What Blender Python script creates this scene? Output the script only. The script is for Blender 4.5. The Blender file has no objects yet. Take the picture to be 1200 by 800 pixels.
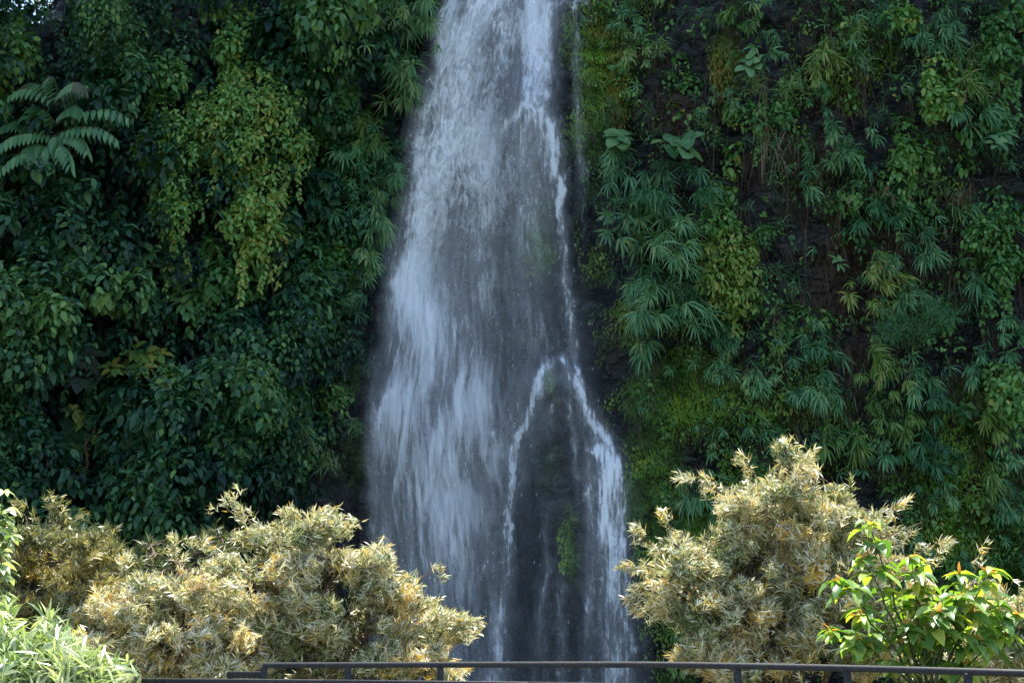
import bpy, math, numpy as np
from mathutils import Vector
R = math.radians
C = bpy.context.scene
COL = C.collection
rng = np.random.default_rng(7)

# ------------------------------------------------------------------ camera
F = 1200 * 50 / 36.0
PITCH = R(10.2)
EYE = np.array([0.0, 0.0, 1.65])
cd = bpy.data.cameras.new("camera"); cam = bpy.data.objects.new("camera", cd); COL.objects.link(cam)
cd.lens = 50; cd.sensor_width = 36; cd.clip_end = 2000
cam.location = EYE; cam.rotation_euler = (R(90) + PITCH, 0, 0)
C.camera = cam

# ------------------------------------------------------------------ light
SUN_EL, SUN_AZ = 75.0, 12.0      # the sun stands high behind the cliff, so the face is in its own shade
w = bpy.data.worlds.new("World"); C.world = w; w.use_nodes = True
nt = w.node_tree; nt.nodes.clear()
sky = nt.nodes.new('ShaderNodeTexSky'); sky.sky_type = 'NISHITA'; sky.sun_disc = False
sky.sun_elevation = R(SUN_EL); sky.sun_rotation = R(SUN_AZ); sky.air_density = 1.0; sky.dust_density = 1.2
bg = nt.nodes.new('ShaderNodeBackground'); bg.inputs['Strength'].default_value = 0.13
wo = nt.nodes.new('ShaderNodeOutputWorld')
nt.links.new(sky.outputs[0], bg.inputs[0]); nt.links.new(bg.outputs[0], wo.inputs[0])
sl = bpy.data.lights.new("sun", 'SUN'); sl.energy = 4.6; sl.angle = R(0.5); sl.color = (1.0, 0.95, 0.87)
so = bpy.data.objects.new("sun", sl); COL.objects.link(so)
sd = Vector((math.cos(R(SUN_EL)) * math.sin(R(SUN_AZ)), math.cos(R(SUN_EL)) * math.cos(R(SUN_AZ)), math.sin(R(SUN_EL))))
so.rotation_euler = (-sd).to_track_quat('-Z', 'Y').to_euler(); so.location = (0, 0, 60)
C.view_settings.view_transform = 'Standard'; C.view_settings.look = 'None'
C.view_settings.exposure = 1.6; C.view_settings.gamma = 1; C.view_settings.use_curve_mapping = False
C.cycles.max_bounces = 6; C.cycles.diffuse_bounces = 3; C.cycles.transmission_bounces = 4
C.cycles.transparent_max_bounces = 24; C.cycles.volume_bounces = 0

# ------------------------------------------------------------------ pixel helpers (measured positions -> places at real distances)
cp, sp = math.cos(PITCH), math.sin(PITCH)
def ray(px, py):
    px = np.asarray(px, float); py = np.asarray(py, float)
    a = (px - 600) / F; b = (400 - py) / F
    return np.stack([a, cp - sp * b, sp + cp * b], -1)
def at(px, py, D):
    r = ray(px, py); t = np.asarray(D, float) / r[..., 1]
    return EYE + r * t[..., None]
def proj(x, y, z):
    dx, dy, dz = x - EYE[0], y - EYE[1], z - EYE[2]
    f = dy * cp + dz * sp; u = -dy * sp + dz * cp
    return 600 + F * dx / f, 400 - F * u / f

# ------------------------------------------------------------------ noise
_p = np.random.default_rng(3).permutation(256); _p = np.concatenate([_p, _p, _p])
_g = np.random.default_rng(4).uniform(-1, 1, 256)
def vnoise(x, y, s=0):
    x = np.asarray(x, float) + s * 17.3; y = np.asarray(y, float) + s * 9.1
    xi = np.floor(x).astype(int); yi = np.floor(y).astype(int)
    fx = x - xi; fy = y - yi; fx = fx * fx * (3 - 2 * fx); fy = fy * fy * (3 - 2 * fy)
    h = lambda i, j: _g[_p[(_p[i & 255] + j) & 255]]
    return (h(xi, yi) * (1 - fx) + h(xi + 1, yi) * fx) * (1 - fy) + (h(xi, yi + 1) * (1 - fx) + h(xi + 1, yi + 1) * fx) * fy
def fbm(x, y, o=4, s=0):
    a, t = 1.0, 0.0
    for k in range(o):
        t = t + a * vnoise(x * 2 ** k, y * 2 ** k, s + k * 3); a *= .5
    return t
def sst(a, b, x):
    t = np.clip((x - a) / (b - a), 0, 1); return t * t * (3 - 2 * t)
def gs(v, c, s): return np.exp(-((v - c) / s) ** 2)

# ------------------------------------------------------------------ the cliff as a depth field y(x, z)
D0 = 28.0
def big(x, z):
    px, py = proj(x, D0, z)
    y = D0 + 0.05 * (z - 6)
    y = y - 2.0 * sst(470, 250, px) - 0.8 * sst(200, -100, px)
    y = y - 1.6 * sst(690, 900, px) - 0.8 * sst(950, 1300, px)
    y = y - 0.9 * sst(70, 165, py) * gs(px, 620 + (py - 120) * 0.03, 38) * sst(560, 380, py)     # nose under the upper ledge
    y = y - 1.1 * sst(415, 480, py) * gs(px, 655, 52)                                           # lower buttress
    y = y - 0.5 * sst(500, 560, py) * gs(px, 715, 30)
    y = y - 0.6 * sst(300, 520, py) * gs(px, 480, 60)
    return y + 0.35 * vnoise(x * .35, z * .3, 5)
def depth(x, z):
    y = big(x, z)
    q = vnoise(x * .9, z * .35, 11) * 1.2 + z * 1.35 + fbm(x * .7, z * .5, 3, 2) * 1.1
    st = q - np.floor(q)                       # ledges of the bedding
    y = y + 0.16 * (sst(0, .75, st) - sst(.86, 1.0, st) - .4)
    cx = x * 1.3 + 1.1 * vnoise(x * .6, z * .8, 31) + .5 * np.floor(q)
    j = cx - np.floor(cx)
    y = y + 0.10 * (gs(j, 0, .06) + gs(j, 1, .06)) + 0.22 * fbm(x * .8, z * .6, 5, 7)
    y = y + .25 * np.abs(vnoise(x * 1.3, z * .5, 21)) + .10 * np.abs(fbm(x * 2.2, z * 3.5, 3, 27)) + .05 * vnoise(x * 7, z * 6, 23)
    return y
def on_cliff(px, py, off=0.0, fld=big):
    px = np.asarray(px, float); py = np.asarray(py, float)
    r = ray(px, py); y = np.full(px.shape, D0)
    for _ in range(6):
        p = EYE + r * (y / r[..., 1])[..., None]
        y = fld(p[..., 0], p[..., 2]) - off
    return EYE + r * (y / r[..., 1])[..., None]

# ------------------------------------------------------------------ mesh helpers
def build(name, V, Q, mat, parent=None, attrs=None, smooth=True, tris=None, origin=None, uv=None):
    V = np.asarray(V, float).reshape(-1, 3)
    if origin is not None: V = V - np.asarray(origin)
    me = bpy.data.meshes.new(name)
    Q = np.asarray(Q, np.int32); k = Q.shape[1]; n = len(Q)
    me.vertices.add(len(V)); me.vertices.foreach_set('co', V.astype(np.float32).ravel())
    me.loops.add(n * k); me.loops.foreach_set('vertex_index', Q.ravel())
    me.polygons.add(n); me.polygons.foreach_set('loop_start', np.arange(0, n * k, k, dtype=np.int32))
    me.polygons.foreach_set('loop_total', np.full(n, k, np.int32))
    if smooth: me.polygons.foreach_set('use_smooth', np.ones(n, bool))
    for a, v in (attrs or {}).items():
        at_ = me.attributes.new(a, 'FLOAT', 'POINT'); at_.data.foreach_set('value', np.asarray(v, np.float32).ravel())
    if uv is not None:
        ul = me.uv_layers.new(name='flow'); ul.data.foreach_set('uv', np.asarray(uv, np.float32)[Q.ravel()].ravel())
    me.update(); me.validate(verbose=False)
    if mat: me.materials.append(mat)
    o = bpy.data.objects.new(name, me); COL.objects.link(o)
    if parent: o.parent = parent
    if origin is not None and parent is None: o.location = origin
    return o
def tag(o, label=None, cat=None, group=None, kind=None):
    if label: o['label'] = label
    if cat: o['category'] = cat
    if group: o['group'] = group
    if kind: o['kind'] = kind
    return o
def empty(name, loc):
    o = bpy.data.objects.new(name, None); COL.objects.link(o); o.location = loc; o.empty_display_size = .2
    return o
def nrm(a): return a / (np.linalg.norm(a, axis=-1, keepdims=True) + 1e-9)

BLADE = [(0, .25), (.3, 1), (.62, .8), (1, .03)]
OVATE = [(0, .12), (.14, .7), (.42, 1), (.74, .62), (1, .03)]
HEART = [(0, .5), (.08, .9), (.3, 1.05), (.6, .98), (.84, .6), (1, .06)]
TINY = [(0, .3), (.45, 1), (1, .05)]
class Leaves:
    def __init__(s): s.a = []
    def add(s, base, d, n, L, W, droop=.5, var=None, prof=BLADE, fold=.25):
        base = np.atleast_2d(base); N = len(base)
        if N == 0: return
        d = nrm(np.broadcast_to(d, (N, 3))); n = np.broadcast_to(n, (N, 3))
        L = np.broadcast_to(np.asarray(L, float), (N,)); W = np.broadcast_to(np.asarray(W, float), (N,))
        dr = np.broadcast_to(np.asarray(droop, float), (N,))
        var = rng.random(N) if var is None else np.broadcast_to(np.asarray(var, float), (N,))
        side = nrm(np.cross(d, n)); two = fold == 0; c = 2 if two else 3
        p = base.copy(); rows = []; t0 = 0
        for t, wd in prof:
            dd = nrm(d + np.array([0, 0, -1.0]) * (dr * (t + t0) / 2)[:, None])
            p = p + dd * (L * (t - t0))[:, None]; t0 = t
            up = np.cross(side, nrm(d + np.array([0, 0, -1.0]) * (dr * t)[:, None]))
            hw = (W * wd * .5)[:, None]
            l = p - side * hw + up * hw * fold; r_ = p + side * hw + up * hw * fold
            rows.append(np.stack([l, r_] if two else [l, p, r_], 1))
        V = np.stack(rows, 1)                                   # N, rows, c, 3
        k = len(prof); q = []
        for i in range(k - 1):
            for j in range(c - 1):
                q.append([i * c + j, i * c + j + 1, (i + 1) * c + j + 1, (i + 1) * c + j])
        q = np.array(q)
        Q = (np.arange(N) * k * c)[:, None, None] + q[None]
        s.a.append((V.reshape(-1, 3), Q.reshape(-1, 4), np.repeat(var, k * c)))
    def arrays(s):
        o = 0; Vs, Qs, As = [], [], []
        for V, Q, A in s.a: Vs.append(V); Qs.append(Q + o); As.append(A); o += len(V)
        return np.concatenate(Vs), np.concatenate(Qs), np.concatenate(As)
    def build(s, name, mat, parent=None, origin=None):
        V, Q, A = s.arrays()
        return build(name, V, Q, mat, parent, {'tint': A}, True, origin=origin)
class Tubes:
    def __init__(s): s.V = []; s.Q = []; s.o = 0
    def add(s, P, r, sides=5, cap=False):
        P = np.asarray(P, float); n = len(P); r = np.broadcast_to(np.asarray(r, float), (n,))
        T = nrm(np.gradient(P, axis=0)); ref = np.array([0, 0, 1.0]) if abs(T[:, 2]).mean() < .9 else np.array([1.0, 0, 0])
        A = nrm(np.cross(T, ref)); B = np.cross(T, A)
        an = np.arange(sides) * 2 * math.pi / sides + .3
        V = P[:, None] + (A[:, None] * np.cos(an)[None, :, None] + B[:, None] * np.sin(an)[None, :, None]) * r[:, None, None]
        i = np.arange(n - 1)[:, None]; j = np.arange(sides)[None]; j2 = (j + 1) % sides
        Q = np.stack([i * sides + j, i * sides + j2, (i + 1) * sides + j2, (i + 1) * sides + j], -1).reshape(-1, 4) + s.o
        s.V.append(V.reshape(-1, 3)); s.Q.append(Q); s.o += n * sides
    def build(s, name, mat, parent=None, origin=None):
        return build(name, np.concatenate(s.V), np.concatenate(s.Q), mat, parent, None, True, origin=origin)
def curve(a, b, sag=0.0, n=6, jit=0.0):
    a = np.asarray(a, float); b = np.asarray(b, float); t = np.linspace(0, 1, n)[:, None]
    P = a + (b - a) * t; P[:, 2] += sag * 4 * (t * (1 - t))[:, 0]
    if jit: P[1:-1] += rng.normal(0, jit, (n - 2, 3))
    return P

# ------------------------------------------------------------------ materials
def M(name):
    m = bpy.data.materials.new(name); m.use_nodes = True; m.node_tree.nodes.clear(); return m, m.node_tree
def ramp(t, stops, fac, interp='LINEAR'):
    r = t.nodes.new('ShaderNodeValToRGB'); cr = r.color_ramp; cr.interpolation = interp
    while len(cr.elements) < len(stops): cr.elements.new(.5)
    for e, (p, c) in zip(cr.elements, stops): e.position = p; e.color = (*c, 1)
    t.links.new(fac, r.inputs[0]); return r.outputs[0]
def leafmat(name, stops, transl=.35, rough=.45, spec=.35, tcol=(1.0, 1.15, .45)):
    m, t = M(name); L = t.links
    a = t.nodes.new('ShaderNodeAttribute'); a.attribute_name = 'tint'
    tc = t.nodes.new('ShaderNodeTexCoord'); nz = t.nodes.new('ShaderNodeTexNoise'); nz.inputs['Scale'].default_value = 9
    L.new(tc.outputs['Object'], nz.inputs['Vector'])
    ad = t.nodes.new('ShaderNodeMath'); ad.operation = 'MULTIPLY_ADD'; ad.inputs[1].default_value = .3; 
    L.new(nz.outputs[0], ad.inputs[0])
    sb = t.nodes.new('ShaderNodeMath'); sb.operation = 'SUBTRACT'; sb.inputs[1].default_value = .15; L.new(a.outputs['Fac'], sb.inputs[0])
    L.new(sb.outputs[0], ad.inputs[2])
    col = ramp(t, stops, ad.outputs[0])
    b = t.nodes.new('ShaderNodeBsdfPrincipled'); L.new(col, b.inputs['Base Color'])
    b.inputs['Roughness'].default_value = rough; b.inputs['Specular IOR Level'].default_value = spec
    tr = t.nodes.new('ShaderNodeBsdfTranslucent')
    mx = t.nodes.new('ShaderNodeMix'); mx.data_type = 'RGBA'; mx.blend_type = 'MULTIPLY'; mx.inputs[0].default_value = 1
    L.new(col, mx.inputs[6]); mx.inputs[7].default_value = (*tcol, 1); L.new(mx.outputs[2], tr.inputs[0])
    s = t.nodes.new('ShaderNodeMixShader'); s.inputs[0].default_value = transl
    L.new(b.outputs[0], s.inputs[1]); L.new(tr.outputs[0], s.inputs[2])
    o = t.nodes.new('ShaderNodeOutputMaterial'); L.new(s.outputs[0], o.inputs[0]); return m
def plain(name, c1, c2, rough=.8, scale=12, bump=.3, metal=0.0, spec=.3):
    m, t = M(name); L = t.links
    tc = t.nodes.new('ShaderNodeTexCoord'); nz = t.nodes.new('ShaderNodeTexNoise'); nz.inputs['Scale'].default_value = scale; nz.inputs['Detail'].default_value = 6
    L.new(tc.outputs['Object'], nz.inputs['Vector'])
    col = ramp(t, [(.3, c1), (.7, c2)], nz.outputs[0])
    b = t.nodes.new('ShaderNodeBsdfPrincipled'); L.new(col, b.inputs['Base Color']); b.inputs['Roughness'].default_value = rough
    b.inputs['Metallic'].default_value = metal; b.inputs['Specular IOR Level'].default_value = spec
    bp = t.nodes.new('ShaderNodeBump'); bp.inputs['Strength'].default_value = bump; bp.inputs['Distance'].default_value = .05
    L.new(nz.outputs[0], bp.inputs['Height']); L.new(bp.outputs[0], b.inputs['Normal'])
    o = t.nodes.new('ShaderNodeOutputMaterial'); L.new(b.outputs[0], o.inputs[0]); return m
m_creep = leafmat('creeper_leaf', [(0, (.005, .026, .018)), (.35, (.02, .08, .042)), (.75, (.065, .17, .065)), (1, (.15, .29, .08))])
m_vine = leafmat('vine_leaf', [(0, (.03, .11, .035)), (.5, (.10, .25, .06)), (.9, (.23, .40, .10)), (1, (.36, .36, .08))])
m_bamboo = leafmat('bamboo_leaf', [(0, (.025, .10, .05)), (.45, (.08, .23, .105)), (.85, (.19, .38, .18)), (1, (.32, .42, .16))])
m_bamboo2 = leafmat('young_bamboo_leaf', [(0, (.035, .09, .025)), (.45, (.11, .22, .05)), (.85, (.24, .37, .09)), (1, (.40, .38, .14))])
m_big = leafmat('broad_leaf', [(0, (.03, .09, .045)), (.5, (.065, .17, .07)), (1, (.14, .27, .09))], transl=.25)
m_fern = leafmat('fern_leaf', [(0, (.04, .12, .055)), (1, (.10, .24, .085))], transl=.2)
m_grey = leafmat('greyish_leaf', [(0, (.05, .085, .07)), (1, (.12, .16, .125))], transl=.2, tcol=(1, 1.05, .7))
m_ylw = leafmat('yellow_green_leaf', [(0, (.05, .13, .03)), (.5, (.12, .24, .045)), (.9, (.24, .34, .07)), (1, (.38, .32, .08))])
m_moss = leafmat('moss_tuft', [(0, (.025, .08, .012)), (.45, (.12, .25, .035)), (.85, (.24, .38, .05)), (1, (.34, .34, .08))], transl=.2, spec=.1)
m_gold = leafmat('golden_moss', [(0, (.09, .10, .015)), (.6, (.30, .26, .05)), (1, (.42, .34, .10))], transl=.2, spec=.1)
m_dry = leafmat('dry_grass', [(0, (.04, .028, .016)), (.6, (.10, .075, .045)), (1, (.24, .2, .13))], transl=.2, tcol=(1, .9, .7), spec=.15)
m_root = leafmat('root_fibre', [(0, (.025, .018, .012)), (1, (.09, .06, .04))], transl=.1, tcol=(1, .9, .7), spec=.1)
m_pale = leafmat('pale_leaf', [(0, (.05, .11, .025)), (.26, (.20, .26, .07)), (.44, (.54, .56, .32)), (.80, (.86, .82, .70)), (.93, (.76, .64, .25)), (1, (.70, .44, .06))], transl=.28, rough=.33, spec=.8, tcol=(1.0, .92, .55))
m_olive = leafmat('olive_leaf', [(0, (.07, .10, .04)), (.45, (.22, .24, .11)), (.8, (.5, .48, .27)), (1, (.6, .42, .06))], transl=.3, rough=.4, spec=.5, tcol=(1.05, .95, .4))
m_green = leafmat('sapling_leaf', [(0, (.07, .17, .05)), (.5, (.20, .34, .09)), (.85, (.36, .48, .12)), (1, (.55, .52, .12))], transl=.45, rough=.33, spec=.6, tcol=(1.3, 1.35, .3))
m_orange = leafmat('new_leaf', [(0, (.62, .42, .08)), (1, (.72, .38, .12))], transl=.4, rough=.4, spec=.4, tcol=(1.2, .8, .4))
m_bright = leafmat('bright_leaf', [(0, (.10, .19, .06)), (.5, (.30, .40, .18)), (1, (.6, .64, .42))], transl=.3, rough=.3, spec=.8, tcol=(1.1, 1.2, .4))
m_bark = plain('bark', (.07, .05, .035), (.2, .16, .11), .85, 25, .6)
m_stem = plain('green_stem', (.03, .05, .02), (.09, .10, .04), .6, 20, .2)
m_redstem = plain('brown_stem', (.10, .05, .035), (.2, .11, .07), .7, 20, .2)

def rockmat(name):
    m, t = M(name); L = t.links; N = t.nodes
    tc = N.new('ShaderNodeTexCoord'); mp = N.new('ShaderNodeMapping'); mp.inputs['Scale'].default_value = (.8, 1, 2.0)
    L.new(tc.outputs['Object'], mp.inputs[0])
    n1 = N.new('ShaderNodeTexNoise'); n1.inputs['Scale'].default_value = 1.4; n1.inputs['Detail'].default_value = 9; n1.inputs['Roughness'].default_value = .62; L.new(mp.outputs[0], n1.inputs['Vector'])
    vo = N.new('ShaderNodeTexVoronoi'); vo.feature = 'DISTANCE_TO_EDGE'; vo.inputs['Scale'].default_value = 1.5; vo.inputs['Randomness'].default_value = 1
    wrp = N.new('ShaderNodeVectorMath'); wrp.operation = 'MULTIPLY_ADD'; wrp.inputs[1].default_value = (.9, .9, .9)
    L.new(n1.outputs['Color'], wrp.inputs[0]); L.new(mp.outputs[0], wrp.inputs[2]); L.new(wrp.outputs[0], vo.inputs['Vector'])
    n2 = N.new('ShaderNodeTexNoise'); n2.inputs['Scale'].default_value = 14; n2.inputs['Detail'].default_value = 8; L.new(tc.outputs['Object'], n2.inputs['Vector'])
    base = ramp(t, [(.36, (.005, .006, .006)), (.5, (.014, .016, .016)), (.62, (.036, .039, .041)), (.74, (.12, .12, .125))], n1.outputs[0])
    def mixc(f, a, bcol):
        x = N.new('ShaderNodeMix'); x.data_type = 'RGBA'; L.new(f, x.inputs[0]); L.new(a, x.inputs[6])
        if isinstance(bcol, tuple): x.inputs[7].default_value = (*bcol, 1)
        else: L.new(bcol, x.inputs[7])
        return x.outputs[2]
    def att(nm):
        a = N.new('ShaderNodeAttribute'); a.attribute_name = nm
        s = N.new('ShaderNodeMath'); s.operation = 'ADD'; L.new(a.outputs['Fac'], s.inputs[0]); L.new(n2.outputs[0], s.inputs[1])
        mr = N.new('ShaderNodeMapRange'); mr.inputs[1].default_value = .85; mr.inputs[2].default_value = 1.15; L.new(s.outputs[0], mr.inputs[0]); return mr.outputs[0]
    ear = ramp(t, [(.35, (.012, .008, .005)), (.7, (.085, .052, .032))], n2.outputs[0])
    mos = ramp(t, [(.3, (.015, .045, .008)), (.7, (.10, .16, .022))], n2.outputs[0])
    c = mixc(att('earth'), base, ear); c = mixc(att('moss'), c, mos)
    b = N.new('ShaderNodeBsdfPrincipled'); L.new(c, b.inputs['Base Color']); b.inputs['Roughness'].default_value = .55
    rg = N.new('ShaderNodeMapRange'); rg.inputs[3].default_value = .2; rg.inputs[4].default_value = .6; L.new(n2.outputs[0], rg.inputs[0]); L.new(rg.outputs[0], b.inputs['Roughness'])
    cr = N.new('ShaderNodeMapRange'); cr.inputs[1].default_value = 0; cr.inputs[2].default_value = .05; L.new(vo.outputs['Distance'], cr.inputs[0])
    h = N.new('ShaderNodeMath'); h.operation = 'MULTIPLY_ADD'; h.inputs[1].default_value = .3; L.new(cr.outputs[0], h.inputs[0]); L.new(n1.outputs[0], h.inputs[2])
    rd_ = N.new('ShaderNodeTexNoise'); rd_.noise_type = 'RIDGED_MULTIFRACTAL'; rd_.inputs['Scale'].default_value = 2.2; rd_.inputs['Detail'].default_value = 8; L.new(mp.outputs[0], rd_.inputs['Vector'])
    h3 = N.new('ShaderNodeMath'); h3.operation = 'MULTIPLY_ADD'; h3.inputs[1].default_value = .35; L.new(rd_.outputs[0], h3.inputs[0]); L.new(h.outputs[0], h3.inputs[2]); h = h3
    h2 = N.new('ShaderNodeMath'); h2.operation = 'MULTIPLY_ADD'; h2.inputs[1].default_value = .35; L.new(n2.outputs[0], h2.inputs[0]); L.new(h.outputs[0], h2.inputs[2])
    bp = N.new('ShaderNodeBump'); bp.inputs['Strength'].default_value = 1.0; bp.inputs['Distance'].default_value = .22
    L.new(h2.outputs[0], bp.inputs['Height']); L.new(bp.outputs[0], b.inputs['Normal'])
    o = N.new('ShaderNodeOutputMaterial'); L.new(b.outputs[0], o.inputs[0]); return m
m_rock = rockmat('wet_rock')

# ------------------------------------------------------------------ setting: cliff, ground, pool
def region(px, py, spots):
    v = 0
    for (a, b, sa, sb, k) in spots: v = np.maximum(v, k * np.exp(-((px - a) / sa) ** 2 - ((py - b) / sb) ** 2))
    return v
MOSS = [(703, 90, 30, 85, 1.3), (690, 140, 22, 40, .8), (845, 90, 22, 50, .9), (700, 40, 60, 40, .6), (800, 465, 75, 55, 1.0), (765, 560, 40, 80, .95), (800, 640, 60, 60, .8),
        (745, 380, 25, 40, .8), (630, 290, 35, 60, .75), (640, 245, 22, 20, .7), (580, 320, 25, 40, .6), (642, 445, 10, 16, 1.0), (640, 550, 30, 50, .5), (665, 640, 18, 60, .75), (930, 480, 70, 40, .6),
        (1130, 490, 80, 60, .7), (420, 540, 40, 60, .55), (410, 440, 30, 40, .6), (1000, 60, 60, 40, .5), (1130, 640, 70, 80, .8), (890, 560, 60, 40, .5), (500, 250, 15, 60, .4), (820, 700, 60, 60, .8)]
EARTH = [(1000, 350, 70, 70, 1.1), (790, 140, 40, 40, .7), (930, 210, 60, 60, .7), (1000, 430, 50, 50, .7), (1090, 330, 50, 50, .6), (960, 130, 60, 60, .55), (1080, 180, 60, 60, .55), (720, 400, 15, 40, .7), (1110, 480, 40, 60, .5)]
xs = np.concatenate([np.linspace(-45, -12, 70)[:-1], np.arange(-12, 12, .075), np.linspace(12, 45, 70)])
zs = np.concatenate([np.linspace(-4, -1, 12)[:-1], np.arange(-1, 15.5, .075), np.linspace(15.5, 34, 60)])  # unseen upper rows, raised so the cliff keeps its face in shade
X, Z = np.meshgrid(xs, zs); Y = depth(X, Z)
px_, py_ = proj(X, D0, Z)
nz_, nx_ = X.shape
i, j = np.mgrid[0:nz_ - 1, 0:nx_ - 1]; idx = lambda a, b: a * nx_ + b
Q = np.stack([idx(i, j), idx(i, j + 1), idx(i + 1, j + 1), idx(i + 1, j)], -1).reshape(-1, 4)
# a few real gaps high on the left, where the sky shows through the trees
cxp = px_[:-1, :-1].ravel(); cyp = py_[:-1, :-1].ravel()
gap = (((cxp - 58) / 26) ** 2 + ((cyp - 40) / 42) ** 2 < 1)
Q = Q[~gap]
V = np.stack([X, Y, Z], -1).reshape(-1, 3)
build('cliff_rock', V, Q, m_rock, attrs={'moss': region(px_, py_, MOSS), 'earth': region(px_, py_, EARTH)})['kind'] = 'structure'
m_soil = plain('plateau_soil', (.03, .05, .02), (.08, .09, .04), .95, 1.5, .5)
top = np.array([[a, depth(np.array(a), np.array(34.0)), 34.0] for a in xs]); back = np.array([[a * 1.0, 90, 37.0] for a in xs]); n = len(xs)
# plateau behind the cliff top, broken open where the gap lets the sky in
build('plateau', np.concatenate([top, back]), [[k, k + 1, n + k + 1, n + k] for k in range(n - 1) if xs[k] > -7.5], m_soil)['kind'] = 'structure'

gx = np.concatenate([np.linspace(-220, -30, 20)[:-1], np.linspace(-30, 30, 81), np.linspace(30, 220, 20)[1:]])
gy = np.concatenate([np.linspace(-220, -20, 20)[:-1], np.linspace(-20, 8, 30)[:-1], np.linspace(8, 32, 60)[:-1], np.linspace(32, 260, 20)])
GX, GY = np.meshgrid(gx, gy)
def ground_z(x, y): return -.25 - 2.6 * sst(11.5, 16, y) - .6 * sst(17, 22, y) + .12 * fbm(x * .4, y * .4, 3, 40) + 1.0 * sst(9, 14, np.abs(x)) * sst(13, 20, y)
GZ = ground_z(GX, GY); nxx = len(gx); i, j = np.mgrid[0:len(gy) - 1, 0:nxx - 1]
build('ground', np.stack([GX, GY, GZ], -1), np.stack([i * nxx + j, i * nxx + j + 1, (i + 1) * nxx + j + 1, (i + 1) * nxx + j], -1).reshape(-1, 4), plain('forest_floor', (.04, .05, .02), (.11, .10, .055), .95, 3, .6))['kind'] = 'structure'
m, t = M('pool_water'); b = t.nodes.new('ShaderNodeBsdfPrincipled'); b.inputs['Base Color'].default_value = (.05, .07, .06, 1); b.inputs['Roughness'].default_value = .12
nn = t.nodes.new('ShaderNodeTexNoise'); nn.inputs['Scale'].default_value = 3; bb = t.nodes.new('ShaderNodeBump'); bb.inputs['Strength'].default_value = .5
t.links.new(nn.outputs[0], bb.inputs['Height']); t.links.new(bb.outputs[0], b.inputs['Normal'])
o = t.nodes.new('ShaderNodeOutputMaterial'); t.links.new(b.outputs[0], o.inputs[0])
an = np.linspace(0, 2 * math.pi, 40, endpoint=False)
ring = np.stack([1 + 10 * np.cos(an) + .6 * np.sin(3 * an), 24 + 5.2 * np.sin(an) + .4 * np.cos(4 * an), np.full(40, -2.95)], -1)
pv = np.concatenate([ring, [[1, 24, -2.95]]])
build('pool_water', pv, [[k, (k + 1) % 40, 40] for k in range(40)], m)['kind'] = 'structure'

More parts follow.
